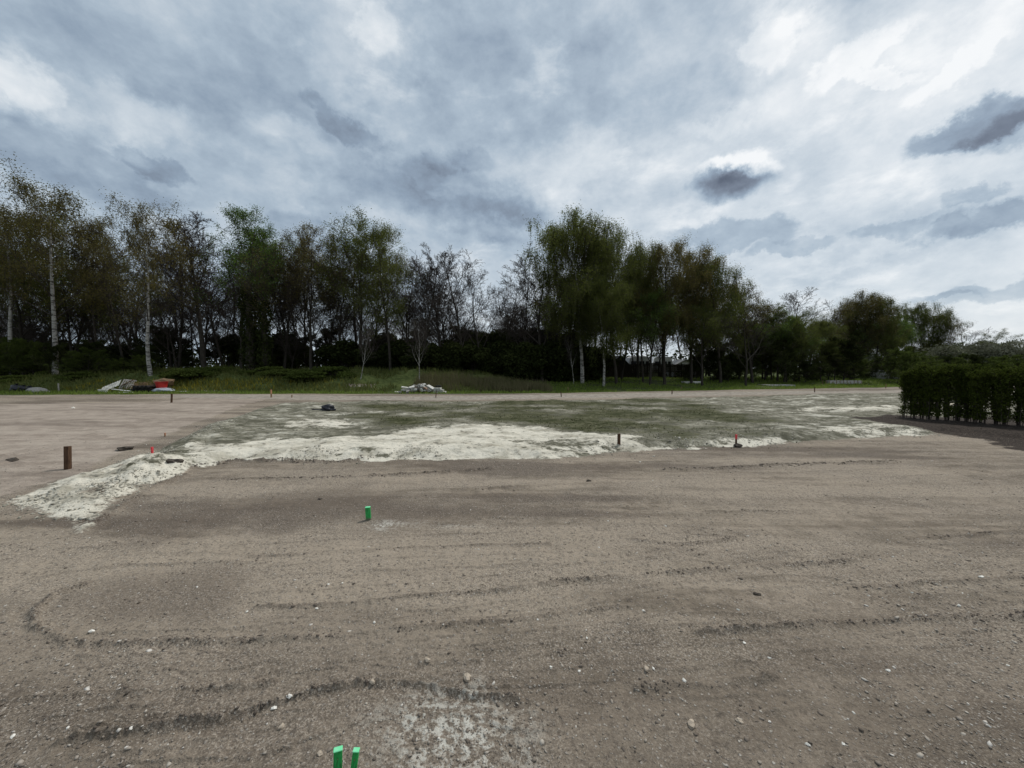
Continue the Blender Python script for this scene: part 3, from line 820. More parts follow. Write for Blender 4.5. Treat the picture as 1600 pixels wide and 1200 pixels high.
# ------------------------------------------------------------------ trees
class Wood:
    """collects branch polylines and turns them into tapered tubes"""
    def __init__(self): self.b = {}
    def add(self, pts, rad, sides):
        self.b.setdefault((len(pts), sides), []).append((pts, rad))
    def arrays(self):
        Vs, Qs, off = [], [], 0
        for (n, k), lst in self.b.items():
            P = np.array([q[0] for q in lst], float); Rr = np.array([q[1] for q in lst], float)
            T = np.gradient(P, axis=1); T /= np.linalg.norm(T, axis=2, keepdims=True) + 1e-9
            ref = np.where(np.abs(T[..., 2:3]) > 0.9, np.array([1.0, 0, 0]), np.array([0, 0, 1.0]))
            ref = np.repeat(ref[:, :1], n, 1) * 0 + np.array([0.31, 0.87, 0.12])
            A = np.cross(T, ref); A /= np.linalg.norm(A, axis=2, keepdims=True) + 1e-9
            B = np.cross(T, A)
            an = np.arange(k) * 2 * math.pi / k
            ring = P[:, :, None] + Rr[:, :, None, None] * (A[:, :, None] * np.cos(an)[:, None] + B[:, :, None] * np.sin(an)[:, None])
            m_ = len(lst)
            Vs.append(ring.reshape(-1, 3))
            ii = np.arange(m_ * n * k).reshape(m_, n, k) + off
            a = ii[:, :-1]; c = ii[:, 1:]
            Qs.append(np.stack([a, np.roll(a, -1, 2), np.roll(c, -1, 2), c], -1).reshape(-1, 4))
            off += m_ * n * k
        return np.concatenate(Vs), np.concatenate(Qs)

def leaf_quads(P, size, rg, droop=0.0, aspect=0.55):
    n = len(P)
    a = rg.normal(size=(n, 3)); a[:, 2] -= droop * 2
    a /= np.linalg.norm(a, axis=1, keepdims=True)
    b = np.cross(a, rg.normal(size=(n, 3))); b /= np.linalg.norm(b, axis=1, keepdims=True) + 1e-9
    s = (size * rg.uniform(.6, 1.3, n))[:, None]
    V = np.stack([P - a * s, P + b * s * aspect, P + a * s, P - b * s * aspect], 1).reshape(-1, 3)
    return V, np.arange(4 * n).reshape(-1, 4)

class Gen:
    def __init__(self, seed, **kw):
        self.r = random.Random(seed); self.k = kw
        self.trunk, self.limbs, self.twigs = Wood(), Wood(), Wood()
        self.leafpts = []
        self.strands = []
    def branch(self, p, d, L, r0, lev):
        k, r = self.k, self.r
        n = (9, 6, 5, 4, 3)[lev]
        pts, rad = [tuple(p)], [r0]
        d = Vector(d).normalized(); p = Vector(p)
        trop = k['trop'][lev]; wig = k['wig'][lev]
        rend = r0 * (0.22 if lev else k.get('top', 0.12))
        dirs = [d.copy()]
        for i in range(1, n):
            d = d + Vector((r.gauss(0, wig), r.gauss(0, wig), r.gauss(0, wig) * .6 + trop))
            if lev and k.get('arch', 0) and lev <= 2: d.z -= k['arch'] * i / n
            d.normalize()
            p = p + d * (L / (n - 1))
            pts.append(tuple(p)); dirs.append(d.copy())
            rad.append(r0 + (rend - r0) * (i / (n - 1)) ** 0.85)
        minr = k.get('minr', 0.012)
        rad = [max(q, minr) for q in rad]
        (self.trunk, self.limbs, self.twigs)[min(lev, 2)].add(pts, rad, (8, 5, 4, 3, 3)[lev])
        if lev >= k['levels'] - 1:
            for j in range(1, n):
                if r.random() < k.get('leafp', 0):
                    self.leafpts.append(pts[j])
        if lev >= k['levels'] - 2 and k.get('strand', 0) and r.random() < k['strand']:
            self.strands.append(pts[-1])
            if r.random() < .5: self.strands.append(pts[n // 2])
        if lev >= k['levels'] - 1: return
        nc = k['kids'][lev]; nc = max(1, int(nc * r.uniform(.75, 1.25)))
        t0 = k['t0'][lev]
        for i in range(nc):
            tt = t0 + (1 - t0) * ((i + r.random()) / nc)
            f = tt * (n - 1); j = min(int(f), n - 2); fr = f - j
            q = Vector(pts[j]).lerp(Vector(pts[j + 1]), fr)
            dd = dirs[j]
            ax = dd.orthogonal().normalized()
            ax.rotate(Matrix.Rotation(i * 2.4 + r.uniform(-.6, .6), 3, dd))
            ang = R(k['ang'][lev] * r.uniform(.7, 1.3))
            nd = dd * math.cos(ang) + ax * math.sin(ang)
            if lev == 0:
                prof = k['prof']((tt - t0) / (1 - t0))
                cl = L * k['len'][0] * prof * r.uniform(.8, 1.2)
            else:
                cl = L * k['len'][lev] * (1.1 - 0.5 * tt) * r.uniform(.7, 1.25)
            rr = (rad[j] * (1 - fr) + rad[j + 1] * fr) * k['rr'][lev] * r.uniform(.8, 1.1)
            self.branch(q, nd, cl, max(rr, minr), lev + 1)

PROTO = {}
def finish_proto(key, g, seed, bark, twigm, leafm, leaf_size=0.1, per=3, jit=0.35, strand_len=(0.6, 1.6), strand_n=9, max_leaves=26000, extra=None):
    rg = np.random.default_rng(seed)
    tv, tq = g.trunk.arrays(); tmi = np.zeros(len(tq), int)
    if g.limbs.b:
        bv, bq = g.limbs.arrays()
        tq = np.concatenate([tq, bq + len(tv)]); tv = np.concatenate([tv, bv]); tmi = np.concatenate([tmi, np.ones(len(bq), int)])
    P = [np.zeros((0, 3))]
    if g.leafpts and per:
        lp = np.repeat(np.array(g.leafpts), per, 0)
        P.append(lp + rg.normal(0, jit, lp.shape))
    if g.strands:
        S = np.array(g.strands); ns = len(S)
        ln = rg.uniform(*strand_len, ns)
        sway = rg.normal(0, .16, (ns, 2))
        tt = rg.random((ns, strand_n)) ** 0.8
        q = S[:, None] + np.stack([sway[:, None, 0] * tt * 1.5, sway[:, None, 1] * tt * 1.5, -tt * ln[:, None]], -1) + rg.normal(0, .06, (ns, strand_n, 3))
        P.append(q.reshape(-1, 3))
        for i in range(ns):
            a = S[i]
            g.twigs.add([tuple(a), (a[0] + sway[i, 0] * .6, a[1] + sway[i, 1] * .6, a[2] - ln[i] * .5), (a[0] + sway[i, 0] * 1.5, a[1] + sway[i, 1] * 1.5, a[2] - ln[i])], [.010, .008, .005], 3)
    if extra is not None: P.append(extra)
    P = np.concatenate(P)
    if len(P) > max_leaves: P = P[rg.choice(len(P), max_leaves, False)]
    wv, wq = g.twigs.arrays() if g.twigs.b else (np.zeros((0, 3)), np.zeros((0, 4), int))
    mats = [twigm]
    V, Qd, mi = wv, wq, np.zeros(len(wq), int)
    if len(P):
        lv, lq = leaf_quads(P, leaf_size, rg, 0.25)
        Qd = np.concatenate([Qd, lq + len(V)]); V = np.concatenate([V, lv])
        mats.append(leafm); mi = np.concatenate([mi, np.ones(len(lq), int)])
    allv = np.concatenate([tv, V])
    H = float(np.percentile(allv[:, 2], 99.8)); Wd = float(np.percentile(np.abs(np.concatenate([allv[:, 0], allv[:, 1]])), 98)) * 2
    PROTO[key] = dict(trunk=make_mesh('trunk', tv, quads=tq, mats=[bark, M['twig_grey'] if bark == M['birch'] else M['bark']], mi=tmi, smooth=True),
                      crown=make_mesh('crown', V, quads=Qd, mats=mats, mi=mi), H=H, W=Wd)
    print('proto', key, 'H %.1f W %.1f leaves %d twigs %d' % (H, Wd, len(P), len(wq)))

def birch(key, seed, leafm, bark, sparse=False, low=0.30, weep=False):
    g = Gen(seed, levels=4, trop=(0.02, 0.045, 0.0, -0.12), wig=(0.035, 0.10, 0.16, 0.2), arch=0.16 if weep else 0.10,
            kids=(24, 7, 6), t0=(low, 0.15, 0.1), ang=(38, 42, 50), len=(0.27, 0.42, 0.45), rr=(0.42, 0.5, 0.55),
            prof=lambda t: 0.75 + 0.55 * math.sin(math.pi * min(1, t * 0.95 + 0.05)) - 0.35 * t, minr=0.011, leafp=0.75, strand=0.75 if weep else 0.45)
    g.branch((0, 0, -0.5), (0, 0, 1), 20.5, 0.20, 0)
    finish_proto(key, g, seed, bark, M['twig'], leafm, 0.064, 12 if sparse else 18, 0.34, (0.8, 2.8) if weep else (0.5, 1.5), 30 if weep else 14,
                 48000 if sparse else (120000 if weep else 85000))

def bare(key, seed, leafm=None, per=0, low=0.22, ang=34, kids=(15, 9, 7, 5), spread=0.46, rad=0.24, twig='twig', leaf_size=0.09, maxl=9000, minr=0.015, up=0.10, sides=None):
    g = Gen(seed, levels=5, trop=(0.03, up, up * .8, 0.05, 0.03), wig=(0.05, 0.10, 0.16, 0.2, 0.22),
            kids=kids, t0=(low, 0.22, 0.2, 0.15), ang=(ang, 36, 40, 45), len=(spread, 0.46, 0.46, 0.5), rr=(0.55, 0.5, 0.5, 0.6),
            prof=lambda t: 1.15 - 0.75 * t, minr=minr, leafp=0.6 if leafm else 0, top=0.15)
    g.branch((0, 0, -0.5), (0, 0, 1), 18.0, rad, 0)
    finish_proto(key, g, seed, M['bark'], M[twig], leafm, leaf_size, per, 0.28, max_leaves=maxl)

birch('birch_a', 1, M['leaf_bronze'], M['birch'], True, 0.34)
birch('birch_b', 2, M['leaf_bronze'], M['birch'], True, 0.42)
birch('birch_c', 3, M['leaf_olive'], M['birch'], False, 0.28)
birch('weep_a', 4, M['leaf_olive'], M['birch'], False, 0.30, True)
birch('weep_b', 5, M['leaf_olive'], M['bark'], False, 0.32, True)
birch('weep_c', 6, M['leaf_bronze'], M['bark'], False, 0.32, True)
bare('bare_a', 10, low=0.2, ang=30)
bare('bare_b', 11, low=0.24, ang=36, kids=(14, 9, 7, 5), spread=0.46)
bare('bare_c', 12, low=0.14, ang=38, kids=(15, 9, 7, 5), spread=0.50, twig='twig_grey')
bare('bare_slim', 13, low=0.3, ang=28, kids=(13, 8, 6, 5), spread=0.36, rad=0.17, twig='twig_grey')
bare('oak', 14, low=0.25, ang=55, kids=(11, 9, 7, 5), spread=0.60, rad=0.3, up=0.05, twig='twig_grey', minr=0.016)
bare('green_a', 15, M['leaf_green'], 9, 0.3, 34, (15, 8, 6, 4), 0.42, 0.22, maxl=52000, leaf_size=0.075)
bare('green_b', 16, M['leaf_olive'], 9, 0.25, 38, (15, 8, 6, 4), 0.46, 0.22, maxl=50000, leaf_size=0.075)
bare('brown_a', 17, M['leaf_brown'], 6, 0.28, 32, (14, 9, 7, 4), 0.44, 0.22, maxl=36000, leaf_size=0.06)
bare('brown_b', 18, M['leaf_bronze'], 6, 0.25, 36, (14, 9, 7, 4), 0.46, 0.22, maxl=36000, leaf_size=0.065)

def bush(key, seed, leafm, n=7000, size=0.10, shape=(1.9, 1.9, 1.7), clumps=26, stems=14):
    rd = random.Random(seed); rg = np.random.default_rng(seed)
    g = Gen(seed)
    pts = []
    for i in range(stems):
        a = rd.uniform(0, 6.28); s = rd.uniform(.2, 1)
        tip = (math.cos(a) * shape[0] * s * .8, math.sin(a) * shape[1] * s * .8, shape[2] * 2 * rd.uniform(.5, .95))
        g.trunk.add([(math.cos(a) * .15, math.sin(a) * .15, -.2), (tip[0] * .4, tip[1] * .4, tip[2] * .55), tip], [.04, .025, .01], 4)
    for i in range(clumps):
        a = rd.uniform(0, 6.28); ce = rd.uniform(-.75, 1); rr = rd.uniform(.45, .95)
        s = math.sqrt(1 - ce * ce)
        c = np.array([math.cos(a) * s * shape[0] * rr, math.sin(a) * s * shape[1] * rr, shape[2] * (1 + ce * rr)])
        m_ = n // clumps
        q = rg.normal(size=(m_, 3)); q /= np.linalg.norm(q, axis=1, keepdims=True)
        pts.append(c + q * rg.uniform(.3, 1.0, (m_, 1)) ** .6 * np.array(shape) * rd.uniform(.28, .45))
    finish_proto(key, g, seed, M['bark'], M['twig'], leafm, size, 0, extra=np.concatenate(pts))
bare('shrub', 50, M['leaf_bush'], 10, 0.02, 58, (16, 8, 6, 3), 0.62, 0.2, maxl=26000, leaf_size=0.20, minr=0.03)
bare('shrub_b', 51, M['leaf_dark'], 10, 0.02, 50, (16, 8, 6, 3), 0.55, 0.2, maxl=26000, leaf_size=0.20, minr=0.03)
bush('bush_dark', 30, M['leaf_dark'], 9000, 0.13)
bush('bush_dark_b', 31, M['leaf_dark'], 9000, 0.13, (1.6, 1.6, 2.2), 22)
bush('bush_green', 32, M['leaf_bush'], 9000, 0.10)
bush('bush_blossom', 33, M['leaf_white'], 6000, 0.10, (2.2, 2.2, 1.8))
bush('bramble', 34, M['leaf_bush'], 5000, 0.09, (1.8, 1.4, .6), 18, 8)

prand = random.Random(99)
def place(key, name, px, top, Y, width=None, label=None, cat='tree', group=None, base=None, dark=False, thin=1.0):
    """stand a copy of a tree at depth Y so that it reaches the height seen at (px, top)"""
    P = PROTO[key]
    X, _, zt = at(px, top, Y)
    zb = tz(X, Y) - 0.05 if base is None else base
    H = zt - zb
    s = H / P['H']
    wx = 1.5 * (width / 600.0 * Y) / P['W'] if width else s
    wx = min(wx, 1.5 * s)
    root = thing(name, (X, Y, zb), prand.uniform(0, 6.28), label, cat, group)
    tr = link('trunk', P['trunk'], root); cr = link('crown', P['crown'], root)
    # the crown spreads by width, trunk thickness stays natural
    root.scale = (wx, wx, s)
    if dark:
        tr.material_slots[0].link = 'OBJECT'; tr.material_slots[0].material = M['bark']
    return root

GL = 'trees of the wood behind the bank'
# front trees, left to right
place('birch_b', 'birch_tree', 4, 312, 41, 95, 'tall birch with thin bronze leaves cut by the left edge of the photo')
place('birch_a', 'birch_tree', 72, 282, 39.5, 140, 'tallest white-trunked birch at far left with hanging bronze leaves')
place('green_b', 'broadleaf_tree', 30, 372, 44, 130, 'dark olive tree behind the tallest birch at far left')
place('green_b', 'broadleaf_tree', 108, 400, 46, 100, 'low olive tree just right of the tallest birch')
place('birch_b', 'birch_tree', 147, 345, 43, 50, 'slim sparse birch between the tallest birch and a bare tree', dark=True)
place('bare_slim', 'bare_tree', 186, 362, 44, 60, 'slim leafless tree left of the leaning white birch')
place('birch_a', 'birch_tree', 226, 318, 38, 95, 'white-trunked birch with bronze crown standing alone in front of the bank brambles').rotation_euler.x = 0.0
place('green_b', 'broadleaf_tree', 205, 405, 47, 70, 'small olive tree close behind the lone white birch')
place('bare_b', 'bare_tree', 272, 350, 46, 80, 'leafless dark tree just right of the lone white birch')
place('bare_a', 'bare_tree', 312, 326, 43, 95, 'tall leafless tree with fan of upright twigs left of the fresh green tree')
place('green_a', 'broadleaf_tree', 372, 322, 43, 95, 'fresh green tree with the highest crown left of centre')
place('green_a', 'broadleaf_tree', 408, 352, 45, 60, 'smaller fresh green tree at the right side of the highest green one')
place('brown_a', 'broadleaf_tree', 438, 356, 45, 80, 'brown budding tree right of the fresh green trees')
place('brown_b', 'broadleaf_tree', 482, 352, 44, 90, 'brown and olive budding tree in the middle of the left wood')
place('green_b', 'broadleaf_tree', 560, 333, 44, 100, 'olive tree with pointed top left of the green birch')
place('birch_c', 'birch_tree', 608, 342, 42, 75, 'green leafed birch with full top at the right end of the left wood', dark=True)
place('brown_a', 'broadleaf_tree', 525, 385, 47, 70, 'low brown tree between two taller olive trees')
place('bare_c', 'bare_tree', 657, 382, 43, 85, 'leafless tree with rounded top just right of the green birch')
place('bare_b', 'bare_tree', 722, 393, 44, 100, 'broad leafless tree in the dip of the tree line')
place('bare_c', 'bare_tree', 785, 430, 46, 75, 'lowest leafless tree in the dip of the tree line')
place('bare_b', 'bare_tree', 848, 376, 43, 105, 'leafless tree with arching twigs against the left side of the weeping birches')
place('weep_a', 'birch_tree', 912, 335, 41, 105, 'tallest weeping birch right of centre with olive curtain of twigs')
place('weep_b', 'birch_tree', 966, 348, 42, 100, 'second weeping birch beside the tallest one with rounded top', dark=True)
place('weep_a', 'birch_tree', 945, 440, 39, 85, 'lower yellow-olive weeping birch in front of the tallest ones')
place('weep_b', 'birch_tree', 1008, 376, 43, 60, 'narrow weeping birch between the rounded birch and the bronze ones')
place('weep_c', 'birch_tree', 1042, 374, 42, 75, 'bronze leafed birch right of the weeping group')
place('weep_c', 'birch_tree', 1084, 386, 43, 70, 'second bronze leafed birch with uneven top')
place('green_a', 'broadleaf_tree', 1018, 455, 42, 70, 'dark fresh green tree low in front of the bronze birches')
place('weep_b', 'birch_tree', 1130, 404, 44, 85, 'green birch that ends the tall group on the right')
place('green_b', 'broadleaf_tree', 1100, 470, 41, 90, 'olive bushy tree low in front of the green end birch')
place('brown_a', 'broadleaf_tree', 1180, 445, 46, 85, 'dark brown tree on the falling shoulder of the wood')
place('oak', 'bare_tree', 1168, 480, 42, 90, 'leafless spreading tree with dark forked trunk over the grass')
place('green_b', 'broadleaf_tree', 1228, 480, 47, 85, 'yellow-olive bushy tree at the right end of the wood')
place('bare_c', 'bare_tree', 1262, 447, 56, 80, 'leafless crown rising behind the yellow-olive tree')
place('brown_a', 'broadleaf_tree', 1295, 500, 58, 60, 'dull brown tree sloping down to the gap on the right')
place('weep_c', 'birch_tree', 1352, 457, 60, 70, 'red-brown birch with pointed top on the right')
place('green_a', 'broadleaf_tree', 1325, 485, 62, 50, 'green tree on the left side of the red-brown birch')
place('green_a', 'broadleaf_tree', 1392, 492, 64, 50, 'round green tree on the right side of the red-brown birch')
place('birch_c', 'wood_tree', 1448, 486, 68, 46, 'dark tree close behind the lone birch above the hedge', dark=True)
place('weep_c', 'wood_tree', 1462, 492, 67, 40, 'narrow bronze tree touching the right side of the lone birch above the hedge', dark=True)
place('weep_b', 'birch_tree', 1454, 472, 66, 50, 'lone dark birch with drooping twigs above the hedge')
place('oak', 'bare_tree', 1508, 505, 74, 65, 'leafless spreading tree right of the lone dark birch')
place('green_b', 'broadleaf_tree', 1562, 514, 70, 60, 'round green tree above the right part of the hedge')
place('green_b', 'broadleaf_tree', 1600, 528, 62, 60, 'olive tree cut by the right edge of the photo')
place('brown_a', 'broadleaf_tree', 1530, 535, 66, 50, 'small brown tree between the round green tree and the bare one')
for px, tp, kk, lb in ((690, 402, 'bare_a', 'fan shaped leafless tree between the two rounded leafless trees in the dip'), (752, 418, 'bare_c', 'low rounded leafless tree right of the broad one in the dip'),
                       (815, 412, 'bare_b', 'leafless tree leading up to the weeping birches'), (635, 398, 'bare_b', 'leafless tree close behind the right side of the green birch')):
    place(kk, 'bare_tree', px, tp, 45.0, 75, lb)
# small slender birches in front of the dark wood
for px, tp, Y, w_, lb in ((562, 508, 36.5, 22, 'little leaning white sapling on the bank below the pointed olive tree'), (655, 500, 36, 30, 'small white stemmed sapling on the bank behind the rubble'), (897, 520, 40.5, 20, 'thin pale sapling at the dark wood edge left of the weeping birches')):
    r_ = place('bare_slim', 'sapling', px, tp, Y, w_, lb, 'sapling')
    for ch in r_.children:
        if ch.name.startswith('trunk'):
            for sl in ch.material_slots: sl.link = 'OBJECT'; sl.material = M['birch']
    if px == 562: r_.rotation_euler = (0, .22, 0)
# further trees inside the wood, seen between the others
lab_in = 'dark leafless tree deep inside the wood behind the bank'
for i in range(56):
    px = -60 + 1360 * (i + prand.random()) / 56
    topc = np.interp(px, [0, 200, 350, 650, 720, 800, 900, 1100, 1300], [400, 410, 400, 430, 450, 470, 420, 460, 540])
    place(prand.choice(['bare_a', 'bare_b', 'bare_slim', 'bare_slim', 'bare_c']), 'bare_tree', px, topc + prand.uniform(0, 60), prand.uniform(49, 63), prand.uniform(45, 75), lab_in, 'tree', GL)
# leafy and brown trees of the second row close the gaps below the skyline
SKYL = ([-60, 10, 70, 140, 185, 235, 315, 385, 435, 475, 560, 610, 650, 720, 785, 840, 915, 965, 1030, 1080, 1125, 1180, 1265, 1310], [290, 285, 285, 360, 400, 350, 370, 345, 375, 370, 355, 365, 430, 440, 470, 420, 360, 370, 395, 400, 425, 465, 480, 520])
lab_s = 'leafing tree of the second row filling the wood behind the front trees'
for i in range(44):
    px = -50 + 1350 * (i + prand.random()) / 44
    kk = ['bare_a', 'bare_b', 'bare_c', 'brown_a'] if 630 < px < 870 else (['bare_slim', 'green_b', 'bare_slim', 'brown_b', 'bare_b', 'green_b'] if px < 640 else ['weep_b', 'weep_c', 'green_b', 'brown_b'])
    place(prand.choice(kk), 'wood_tree', px, np.interp(px, *SKYL) + prand.uniform(12, 75), prand.uniform(46, 53), prand.uniform(60, 90), lab_s, 'tree', 'second row trees of the wood', dark=True)
for px, tp, kk, w_ in ((1338, 470, 'weep_c', 55), (1368, 466, 'weep_b', 50), (1310, 492, 'green_b', 55), (1402, 500, 'green_a', 40), (1385, 488, 'green_b', 50), (1350, 476, 'brown_b', 60)):
    place(kk, 'wood_tree', px, tp, prand.uniform(61, 66), w_, 'leafy tree crowded round the red-brown birch on the right', 'tree', 'clump round the red-brown birch', dark=True)
lab_r = 'leafy tree of the dense green mass behind the hedge and meadow on the right'
for i in range(22):
    px = 1270 + 350 * (i + prand.random()) / 22
    tp = np.interp(px, [1270, 1330, 1352, 1395, 1420, 1440, 1470, 1500, 1560, 1620], [500, 490, 478, 505, 535, 520, 520, 528, 524, 530]) + prand.uniform(4, 34)
    place(prand.choice(['green_b', 'green_a', 'green_b', 'weep_c', 'brown_b'] if px < 1400 else ['shrub', 'shrub', 'shrub_b', 'green_b']), 'wood_tree', px, tp, prand.uniform(66, 80), prand.uniform(45, 70), lab_r, 'tree', 'trees of the green mass on the right', dark=True)
lab_q = 'dense leafing tree filling the falling shoulder of the wood'
for i in range(12):
    px = 1150 + 165 * (i + prand.random()) / 12
    tp = np.interp(px, [1150, 1180, 1265, 1315], [440, 462, 472, 505]) + prand.uniform(4, 50)
    place(prand.choice(['green_b', 'brown_b', 'green_a', 'green_b']), 'wood_tree', px, tp, prand.uniform(48, 57), prand.uniform(60, 80), lab_q, 'tree', 'trees of the falling shoulder', dark=True)
lab_t = 'low bare thicket tree in the undergrowth of the wood'
for i in range(34):
    px = -40 + 960 * (i + prand.random()) / 34
    place(prand.choice(['bare_c', 'bare_c', 'oak', 'bare_a']), 'thicket_tree', px, np.interp(px, [0, 400, 900], [470, 485, 495]) + prand.uniform(-15, 30), prand.uniform(44, 54), prand.uniform(55, 85), lab_t, 'tree', 'low trees of the undergrowth')
# understorey
lab_u = 'dark evergreen bush in the shade below the trees'
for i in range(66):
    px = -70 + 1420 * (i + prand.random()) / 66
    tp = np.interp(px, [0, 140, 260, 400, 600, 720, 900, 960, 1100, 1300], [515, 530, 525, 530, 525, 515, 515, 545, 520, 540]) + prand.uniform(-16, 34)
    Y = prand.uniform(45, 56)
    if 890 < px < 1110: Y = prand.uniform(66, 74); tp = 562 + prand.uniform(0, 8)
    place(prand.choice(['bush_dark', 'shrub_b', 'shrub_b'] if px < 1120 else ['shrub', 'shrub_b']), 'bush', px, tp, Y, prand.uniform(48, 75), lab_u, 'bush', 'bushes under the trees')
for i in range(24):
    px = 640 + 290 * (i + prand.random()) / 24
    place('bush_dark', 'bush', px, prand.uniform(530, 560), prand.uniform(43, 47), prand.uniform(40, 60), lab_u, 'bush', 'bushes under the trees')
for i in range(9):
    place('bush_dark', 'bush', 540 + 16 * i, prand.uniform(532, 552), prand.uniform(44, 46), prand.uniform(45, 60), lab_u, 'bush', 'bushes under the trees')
for i in range(16):
    px = 1080 + 330 * (i + prand.random()) / 16
    place(prand.choice(['shrub_b', 'shrub']), 'bush', px, prand.uniform(545, 572), np.interp(px, [1080, 1400], [46, 62]) + prand.uniform(-2, 2), prand.uniform(30, 50), 'low green bush at the foot of the wood on the right', 'bush', 'bushes along the right meadow')
for i in range(15):
    px = -30 + 200 * (i + prand.random()) / 11
    place(prand.choice(['shrub', 'shrub_b', 'shrub']), 'bush', px, 556 + prand.uniform(-30, 22), prand.uniform(36.5, 42), prand.uniform(30, 60), 'leafy green bush at the foot of the tallest birches on the left', 'bush', 'bushes at the far left')
for i in range(26):
    px = -20 + 560 * (i + prand.random()) / 26
    place('bramble', 'bramble_bush', px, np.interp(px, [0, 200, 540], [584, 578, 574]) + prand.uniform(-4, 5), prand.uniform(36.5, 41), prand.uniform(35, 60), 'low bramble mound creeping over the bank', 'bramble', 'brambles on the bank')
for i in range(13):
    px = 1400 + 230 * (i + prand.random()) / 13
    place(prand.choice(['shrub_b', 'shrub', 'shrub']), 'bush', px, prand.uniform(542, 566), prand.uniform(46, 58), prand.uniform(35, 60), 'green bush in the mass behind the planted hedge', 'bush', 'bushes behind the hedge')
for px, tp in ((1478, 540), (1505, 537), (1552, 533), (1582, 541), (1325, 556)):
    place('bush_blossom', 'blossom_bush', px, tp, prand.uniform(54, 60), 40, 'pale blossoming bush among the greenery on the right', 'bush', 'blossoming bushes')
# far tree belt on the horizon: one mass
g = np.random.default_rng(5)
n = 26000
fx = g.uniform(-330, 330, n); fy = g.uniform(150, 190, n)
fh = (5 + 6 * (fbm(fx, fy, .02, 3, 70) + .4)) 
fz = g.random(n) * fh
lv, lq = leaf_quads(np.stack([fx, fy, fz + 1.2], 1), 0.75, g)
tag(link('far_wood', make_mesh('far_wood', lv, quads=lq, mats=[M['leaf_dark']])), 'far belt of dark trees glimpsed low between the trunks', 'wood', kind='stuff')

# ivy covered dead trunks
for px, tp, w_, lb in ((388, 450, 12, 'ivy covered dead trunk standing dark below the fresh green tree'), (412, 470, 9, 'thinner ivy covered trunk right of the thick ivy column')):
    X, Y, zt = at(px, tp, 42.0); zb = tz(X, Y); H = zt - zb; r_ = w_ / 600 * 42
    root = thing('ivy_trunk', (X, Y, zb), 0, lb, 'tree trunk')
    wd = Wood(); wd.add([(0, 0, -.2), (.05, 0, H * .3), (-.05, .05, H * .6), (0.05, 0, H)], [r_ * .6, r_ * .5, r_ * .4, r_ * .25], 8)
    v, q = wd.arrays(); link('trunk', make_mesh('trunk', v, quads=q, mats=[M['bark']], smooth=True), root)
    n = 2600; a = g.uniform(0, 6.28, n); hz = g.random(n) * H; rr = r_ * g.uniform(.6, 1.1, n) * (1 + .25 * np.sin(hz * 2.3 + a))
    lv, lq = leaf_quads(np.stack([np.cos(a) * rr, np.sin(a) * rr, hz], 1), .13, g)
    link('ivy', make_mesh('ivy', lv, quads=lq, mats=[M['leaf_dark']]), root)

# ------------------------------------------------------------------ planted hedge on the right
def hedge_proto(seed):
    rd = random.Random(seed); rg = np.random.default_rng(seed)
    wd, tw = Wood(), Wood()
    pts = []
    for i in range(5):
        a = rd.uniform(0, 6.28); r0 = rd.uniform(.0, .07)
        x0, y0 = math.cos(a) * r0, math.sin(a) * r0
        h = rd.uniform(1.75, 2.15)
        ln = [(x0, y0, -.06)]
        for j in range(1, 6):
            ln.append((x0 + rd.gauss(0, .02) + x0 * j * .35, y0 + rd.gauss(0, .02) + y0 * j * .35, h * j / 5))
        wd.add(ln, [.011, .010, .009, .007, .005, .003], 5)
        for j in range(38):
            f = rd.uniform(.05, 1) ** .85; k = f * 5; q = min(int(k), 4); fr = k - q
            p0 = np.array(ln[q]) * (1 - fr) + np.array(ln[q + 1]) * fr
            a2 = rd.uniform(0, 6.28); L = rd.uniform(.10, .26) * (1.15 if f > .3 else .8)
            p1 = p0 + np.array([math.cos(a2) * L * .7, math.sin(a2) * L * .7, L * .8])
            tw.add([tuple(p0), tuple((p0 + p1) / 2 + np.array([0, 0, .01])), tuple(p1)], [.004, .003, .002], 3)
            m_ = int((22 if f > .35 else 13) * rd.uniform(.6, 1.2))
            tt = rg.random((m_, 1))
            pts.append(p0 * (1 - tt) + p1 * tt + rg.normal(0, .035, (m_, 3)))
    v, q = wd.arrays(); tmesh = make_mesh('trunk', v, quads=q, mats=[M['twig']], smooth=True)
    wv, wq = tw.arrays(); lv, lq = leaf_quads(np.concatenate(pts), .034, rg, 0.1, .5)
    return tmesh, make_mesh('crown', np.concatenate([wv, lv]), quads=np.concatenate([wq, lq + len(wv)]), mats=[M['twig'], M['leaf_hedge']], mi=np.concatenate([np.zeros(len(wq), int), np.ones(len(lq), int)]))
HP = [hedge_proto(s) for s in (1, 2, 3)]
hx0, hy0 = gp(1414, 648, .22); hx1, hy1 = gp(1610, 664, .22)
hd = Vector((hx1 - hx0, hy1 - hy0)); hl = hd.length; hd.normalize()
hn = Vector((-hd.y, hd.x))
for i in range(52):
    s_ = 0.115 * i + prand.uniform(-.04, .04)
    off = prand.uniform(-.10, .10) + (0.28 if i % 2 else 0)
    X, Y = hx0 + hd.x * s_ - hn.x * off * (-1), hy0 + hd.y * s_ + hn.y * off
    lb = 'first upright hedge plant at the open left end of the row' if i == 0 else 'upright leafy hedge plant with bare thin stems in the planted row'
    root = thing('hedge_plant', (X, Y, tz(X, Y)), prand.uniform(0, 6.28), lb, 'hedge plant', 'plants of the hedge row')
    tm, cm = HP[i % 3]
    link('trunk', tm, root); link('crown', cm, root)
    sc_ = prand.uniform(.82, .98); root.scale = (sc_ * 1.1, sc_ * 1.1, sc_)

